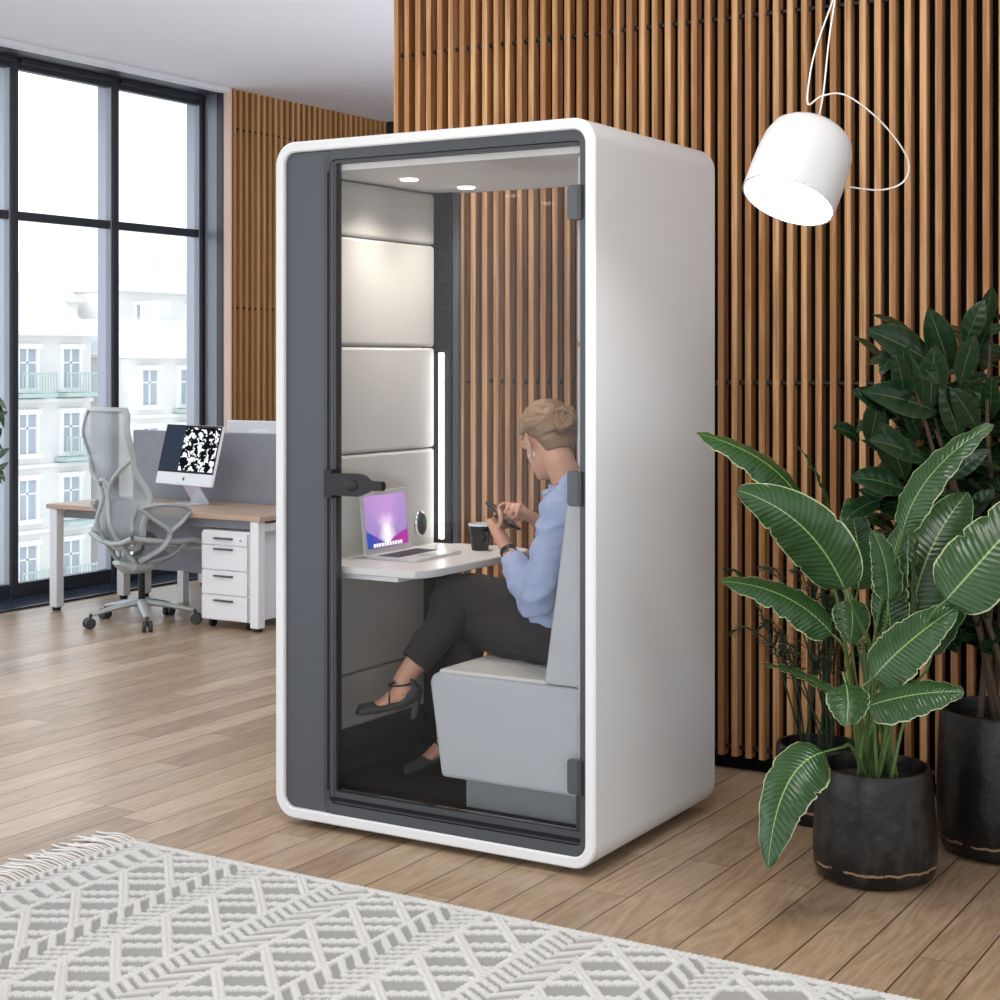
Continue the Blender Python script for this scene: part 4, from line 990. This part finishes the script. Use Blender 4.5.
#   base           middle          tip           width  normal(right,up,viewer)
big((800, 500, 4.75), (772, 452, 4.70), (696, 433, 4.62), .15, (.1, .75, .7), .1, .5, 1)
big((845, 590, 4.55), (812, 512, 4.5), (737, 490, 4.45), .19, (-.35, .35, .9), .12, .3, 2)
big((832, 634, 4.60), (792, 585, 4.55), (720, 581, 4.5), .135, (-.1, .65, .75), .1, .4, 3)
big((903, 530, 4.60), (918, 468, 4.55), (993, 424, 4.5), .125, (-.55, .45, .75), .15, .3, 4)
big((946, 600, 4.45), (982, 560, 4.4), (1062, 470, 4.45), .225, (-.15, .35, .9), .1, .25, 5)
big((873, 678, 4.55), (905, 640, 4.5), (958, 606, 4.45), .17, (-.4, .35, .8), .15, .3, 6)
big((868, 706, 4.50), (915, 690, 4.42), (964, 692, 4.34), .15, (.0, .7, .75), .1, .4, 7)
big((846, 684, 4.45), (850, 700, 4.36), (846, 726, 4.30), .125, (.0, .55, .85), .05, .3, 8)
big((842, 700, 4.55), (800, 668, 4.60), (760, 664, 4.62), .05, (.1, .9, .3), .3, .2, 18, stem=False)
big((824, 752, 4.45), (776, 764, 4.38), (768, 868, 4.32), .18, (-.45, .25, .85), .1, .4, 9, mid=(852, 748, 4.58))
big((912, 615, 4.72), (922, 545, 4.72), (968, 492, 4.8), .24, (-.2, .3, .9), .1, .3, 10)
big((838, 560, 4.85), (832, 490, 4.85), (798, 446, 4.8), .06, (.9, .3, .3), .3, .2, 11)
big((858, 590, 4.95), (862, 545, 4.95), (848, 498, 4.95), .14, (.2, .3, .9), .1, .3, 12)
big((915, 640, 4.60), (906, 580, 4.6), (918, 532, 4.58), .05, (.8, .3, .5), .5, .2, 13)
big((893, 640, 4.70), (880, 580, 4.7), (905, 520, 4.68), .13, (-.5, .2, .8), .15, .3, 14)
big((850, 600, 4.8), (855, 620, 4.76), (850, 644, 4.72), .12, (.2, .6, .8), .05, .3, 15)
big((888, 600, 4.62), (890, 560, 4.62), (872, 530, 4.66), .10, (.3, .3, .8), .2, .2, 16)
big((932, 655, 4.8), (955, 600, 4.85), (985, 560, 4.9), .10, (-.5, .4, .6), .2, .2, 17)
rnd = random.Random(3)
for i in range(12):
    q = V(p1.x+rnd.uniform(-.08, .08), p1.y+rnd.uniform(-.07, .07), .27); a = rnd.uniform(0, 6.3)
    MB().tube(bez([q, q+V(.04*math.cos(a), .03*math.sin(a), .16), q+V(.09*math.cos(a), .07*math.sin(a), rnd.uniform(.26, .45))], 8), [lerp(.007, .003, k/16) for k in range(17)], 8).build('stem', M['stem'], bp_)
# rubber plant
p2 = V(-1.263, 5.13, 0)
fp = thing('rubber_plant', 'dense rubber plant with glossy dark leaves in the tall black pot at the right edge', 'plant', p2)
pot(p2, .20, .205, .195, .438, '', fp)
tops = []
for i in range(9):
    q = V(p2.x+rnd.uniform(-.07, .07), p2.y+rnd.uniform(-.06, .06), .40); a = i*.7+.3
    e = PD(rnd.choice((905, 935, 960, 990, 1020, 1060)), rnd.uniform(310, 430), 5.05+rnd.uniform(-.2, .2))
    pts = bez([q, lerp(q, e, .4)+V(rnd.uniform(-.05, .05), rnd.uniform(-.05, .05), .08), lerp(q, e, .75)+V(0, 0, .04), e], 6)
    MB().tube(pts, [lerp(.011, .004, k/(len(pts)-1)) for k in range(len(pts))], 8).build('branch', M['bark'], fp)
cl = []     # leaf spots inside the crown outline seen in the photo
hand = [((935, 365), (866, 330)), ((912, 420), (902, 345)), ((930, 410), (935, 345)), ((938, 412), (862, 392)), ((905, 395), (895, 352)), ((985, 330), (992, 287)), ((965, 345), (985, 300)), ((975, 365), (990, 325)),
        ((950, 370), (928, 308)), ((905, 480), (880, 422)), ((860, 440), (833, 428)), ((905, 490), (850, 478)), ((990, 420), (992, 375)), ((978, 430), (950, 388)), ((960, 440), (940, 385)), ((920, 440), (900, 395)), ((885, 410), (852, 392)), ((960, 385), (975, 335)),
        ((900, 350), (880, 375)), ((925, 460), (868, 440)), ((870, 445), (880, 400)), ((950, 480), (990, 450)), ((965, 520), (995, 490)), ((880, 500), (845, 520)), ((925, 520), (950, 560)), ((990, 560), (965, 590))]
for i, (b_, t_) in enumerate(hand):
    d_ = 4.92+rnd.uniform(-.05, .08); B, Tt = PD(b_[0], b_[1], d_+.04), PD(t_[0], t_[1], d_-.04)
    L_ = (Tt-B).length; Mm = (B+Tt)/2+V(0, 0, .02)+(cam-B).normalized()*.02
    n_ = ((cam-B).normalized()+V(0, 0, .5)+RT*rnd.uniform(-.5, .5)).normalized()
    blade(B, Mm, Tt, L_*rnd.uniform(.36, .46), n_, .3, .2, .001, 'leaf', M['leaf_dark'], fp, shape=2, nv=14, nu=6, notch=False)
k = 0; stuff = MB(); suv = []
def crown(px, py):
    if px < 852 or py > 640 or py < 285: return False
    if py < 312: return px > 965
    if py < 345: return px > 905 or (px > 875 and py > 330)
    if py < 480: return px > 868
    return px > 880
while k < 430:
    px, py = rnd.uniform(850, 1090), rnd.uniform(290, 640)
    if k % 2: px, py = rnd.uniform(868, 1010), rnd.uniform(400, 640)
    if not crown(px-12, py-12) : continue
    d_ = rnd.uniform(4.98, 5.35) if py < 520 else rnd.uniform(5.05, 5.3)
    B = PD(px, py, d_); a = rnd.uniform(0, 2*PI); dr = V(math.cos(a)*.8, math.sin(a)*.8, rnd.uniform(-.3, .8)).normalized()
    L_ = rnd.uniform(.12, .20)
    if py < 340 and dr.z > .2: dr.z = .0
    Tt = B+dr*L_
    if Tt.y > 5.56: continue
    pr_x = 500+F*(Tt.dot(RT))/(Tt.dot(FW))
    if pr_x < 850: continue
    n_ = V(rnd.uniform(-.4, .4), -.5+rnd.uniform(-.4, .4), .8)
    blade(B, (B+Tt)/2+V(0, 0, .015), Tt-V(0, 0, .02), L_*rnd.uniform(.36, .45), n_, .3, .2, .001, 'leaf' , M['leaf_dark'], fp, shape=2, nv=10, nu=6, notch=False); k += 1
lv = [o for o in fp.children if o.name.split('.')[0] == 'leaf']
ex = lv[98:]      # the rest of the foliage, joined into one mass
bm = bmesh.new()
for o in ex: bm.from_mesh(o.data)
me = bpy.data.meshes.new('foliage'); bm.to_mesh(me); bm.free(); me.materials.append(M['leaf_dark'])
fo = bpy.data.objects.new('foliage', me); C.objects.link(fo); fo.parent = fp; fo['kind'] = 'stuff'
for o in ex: bpy.data.objects.remove(o, do_unlink=True)
# small feathery plant behind
p3 = V(-1.875, 5.17, 0)
wp3 = thing('fern_plant', 'thin wispy dark-fronded plant in the small black pot behind the broad leaves', 'plant', p3)
pot(p3, .135, .145, .14, .25, '', wp3)
for i in range(22):
    a = rnd.uniform(0, 2*PI); q = p3+V(.05*math.cos(a), .05*math.sin(a), .22)
    px, py = rnd.uniform(722, 868), rnd.uniform(500, 700)
    e = PD(px, py, rnd.uniform(5.15, 5.5))
    if e.y > 5.52: e.y = 5.5
    pts = bez([q, lerp(q, e, .45)+V(0, 0, .12), lerp(q, e, .8)+V(0, 0, .10), e], 6); m_ = MB(); m_.tube(pts, [lerp(.0035, .0012, j/(len(pts)-1)) for j in range(len(pts))], 5)
    for j in range(5, len(pts)-1):
        for sg in (1, -1):
            for rep in range(2):
                tg_ = (pts[j+1]-pts[j]).normalized(); sd = tg_.cross(V(0, 0, 1)).normalized()*sg
                l_ = .05*(1.2-j/len(pts))+.015; s0 = lerp(pts[j], pts[j+1], rep*.5); e0 = s0+(sd*.8+tg_*.6+V(0, 0, rnd.uniform(-.5, .1))).normalized()*l_
                w_ = tg_.cross(V(0, 0, 1)).cross(tg_).normalized()*.0028
                m_.add([s0, (s0+e0)/2+w_, e0, (s0+e0)/2-w_], [[0, 1, 2, 3]])
    m_.build('frond', M['wisp'], wp3)
# plant at the left edge of the picture
p4 = PD(-38, 470, 8.0); p4.z = 0
lp_ = thing('leafy_plant', 'dark-leaved plant reaching in at the left edge before the window', 'plant', p4)
pot(p4, .15, .16, .16, .3, '', lp_)
for i in range(7):
    q = p4+V(rnd.uniform(-.04, .04), rnd.uniform(-.04, .04), .26)
    e = PD(rnd.uniform(-30, 0), rnd.uniform(390, 480), 8.0+rnd.uniform(-.12, .12))
    pts = bez([q, lerp(q, e, .5)+V(-.05, 0, .1), e], 7); MB().tube(pts, [lerp(.006, .002, j/(len(pts)-1)) for j in range(len(pts))], 6).build('stem', M['bark'], lp_)
for px, py, qx, qy in ((-8, 395, 6, 409), (-6, 420, 8, 412), (-4, 400, 4, 428), (-12, 440, 3, 450), (-8, 462, 10, 448), (-6, 465, 5, 482), (-12, 470, 2, 484), (-6, 442, 2, 428), (-10, 478, 9, 462), (-20, 410, -6, 400), (-25, 440, -10, 452)):
    B, Tt = PD(px, py, 8.0), PD(qx, qy, 7.97); blade(B, (B+Tt)/2+V(0, 0, .01), Tt, .035, (cam-B).normalized()+V(0, 0, .4), .2, .2, .001, 'leaf', M['leaf_dark'], lp_, shape=2, nv=10, nu=4, notch=False)

# ================================================================ light and camera
w = bpy.data.worlds.new('World'); bpy.context.scene.world = w; w.use_nodes = True; nt = w.node_tree; bg = nt.nodes['Background']
tc = nt.nodes.new('ShaderNodeTexCoord'); sp_ = nt.nodes.new('ShaderNodeSeparateXYZ'); nt.links.new(tc.outputs['Generated'], sp_.inputs[0])
def mth(op, a, c):
    n = nt.nodes.new('ShaderNodeMath'); n.operation = op
    for i, q in enumerate((a, c)):
        if isinstance(q, (int, float)): n.inputs[i].default_value = q
        else: nt.links.new(q, n.inputs[i])
    return n.outputs[0]
# overcast sky: brightest on the window side and behind the viewer
fct = mth('ADD', mth('MULTIPLY', sp_.outputs[0], -.29), mth('MULTIPLY', sp_.outputs[1], -.30)); fct = mth('MULTIPLY', mth('ADD', fct, 1.0), 1.5)
nt.links.new(fct, bg.inputs['Strength']); bg.inputs[0].default_value = (.90, .95, 1, 1)
def area(name, loc, rot, sx_, sy_, e, col=(1, 1, 1)):
    L = bpy.data.lights.new(name, 'AREA'); L.shape = 'RECTANGLE'; L.size = sx_; L.size_y = sy_; L.energy = e; L.color = col
    o = bpy.data.objects.new(name, L); C.objects.link(o); o.location = loc; o.rotation_euler = rot; return o
area('overhead_fill', (-1.6, 2.6, CZ-.05), (0, 0, 0), 1.6, 1.6, 45, (1, .97, .93))  # added fill, unseen overhead, lifts the brightness of the room
area('overhead_fill', (-5.2, 4.6, CZ-.05), (0, 0, 0), 1.6, 1.6, 30, (1, .98, .95))  # second added overhead fill, out of view on the window side
area('hidden_ceiling_fill', (-1.9, 8.3, .6), (PI, 0, 0), 3.4, 3.6, 170, (.88, .92, 1))  # unseen fill added behind the partition to brighten the ceiling
S = bpy.data.lights.new('sun', 'SUN'); S.energy = .95; S.angle = math.radians(24); S.color = (1, .97, .94)
so = bpy.data.objects.new('sun', S); C.objects.link(so); so.rotation_euler = (math.radians(52), 0, math.radians(-22))
cd = bpy.data.cameras.new('camera'); cd.sensor_width = 36; cd.lens = 36*F/1000; cd.shift_y = -(500-361)/1000; cd.clip_end = 300
co_ = bpy.data.objects.new('camera', cd); C.objects.link(co_); co_.location = (0, 0, HC); co_.rotation_euler = (PI/2, 0, A)
sc = bpy.context.scene; sc.camera = co_
sc.view_settings.view_transform = 'Standard'; sc.view_settings.look = 'None'; sc.view_settings.gamma = 1; sc.view_settings.use_curve_mapping = False
sc.view_settings.exposure = 0.40
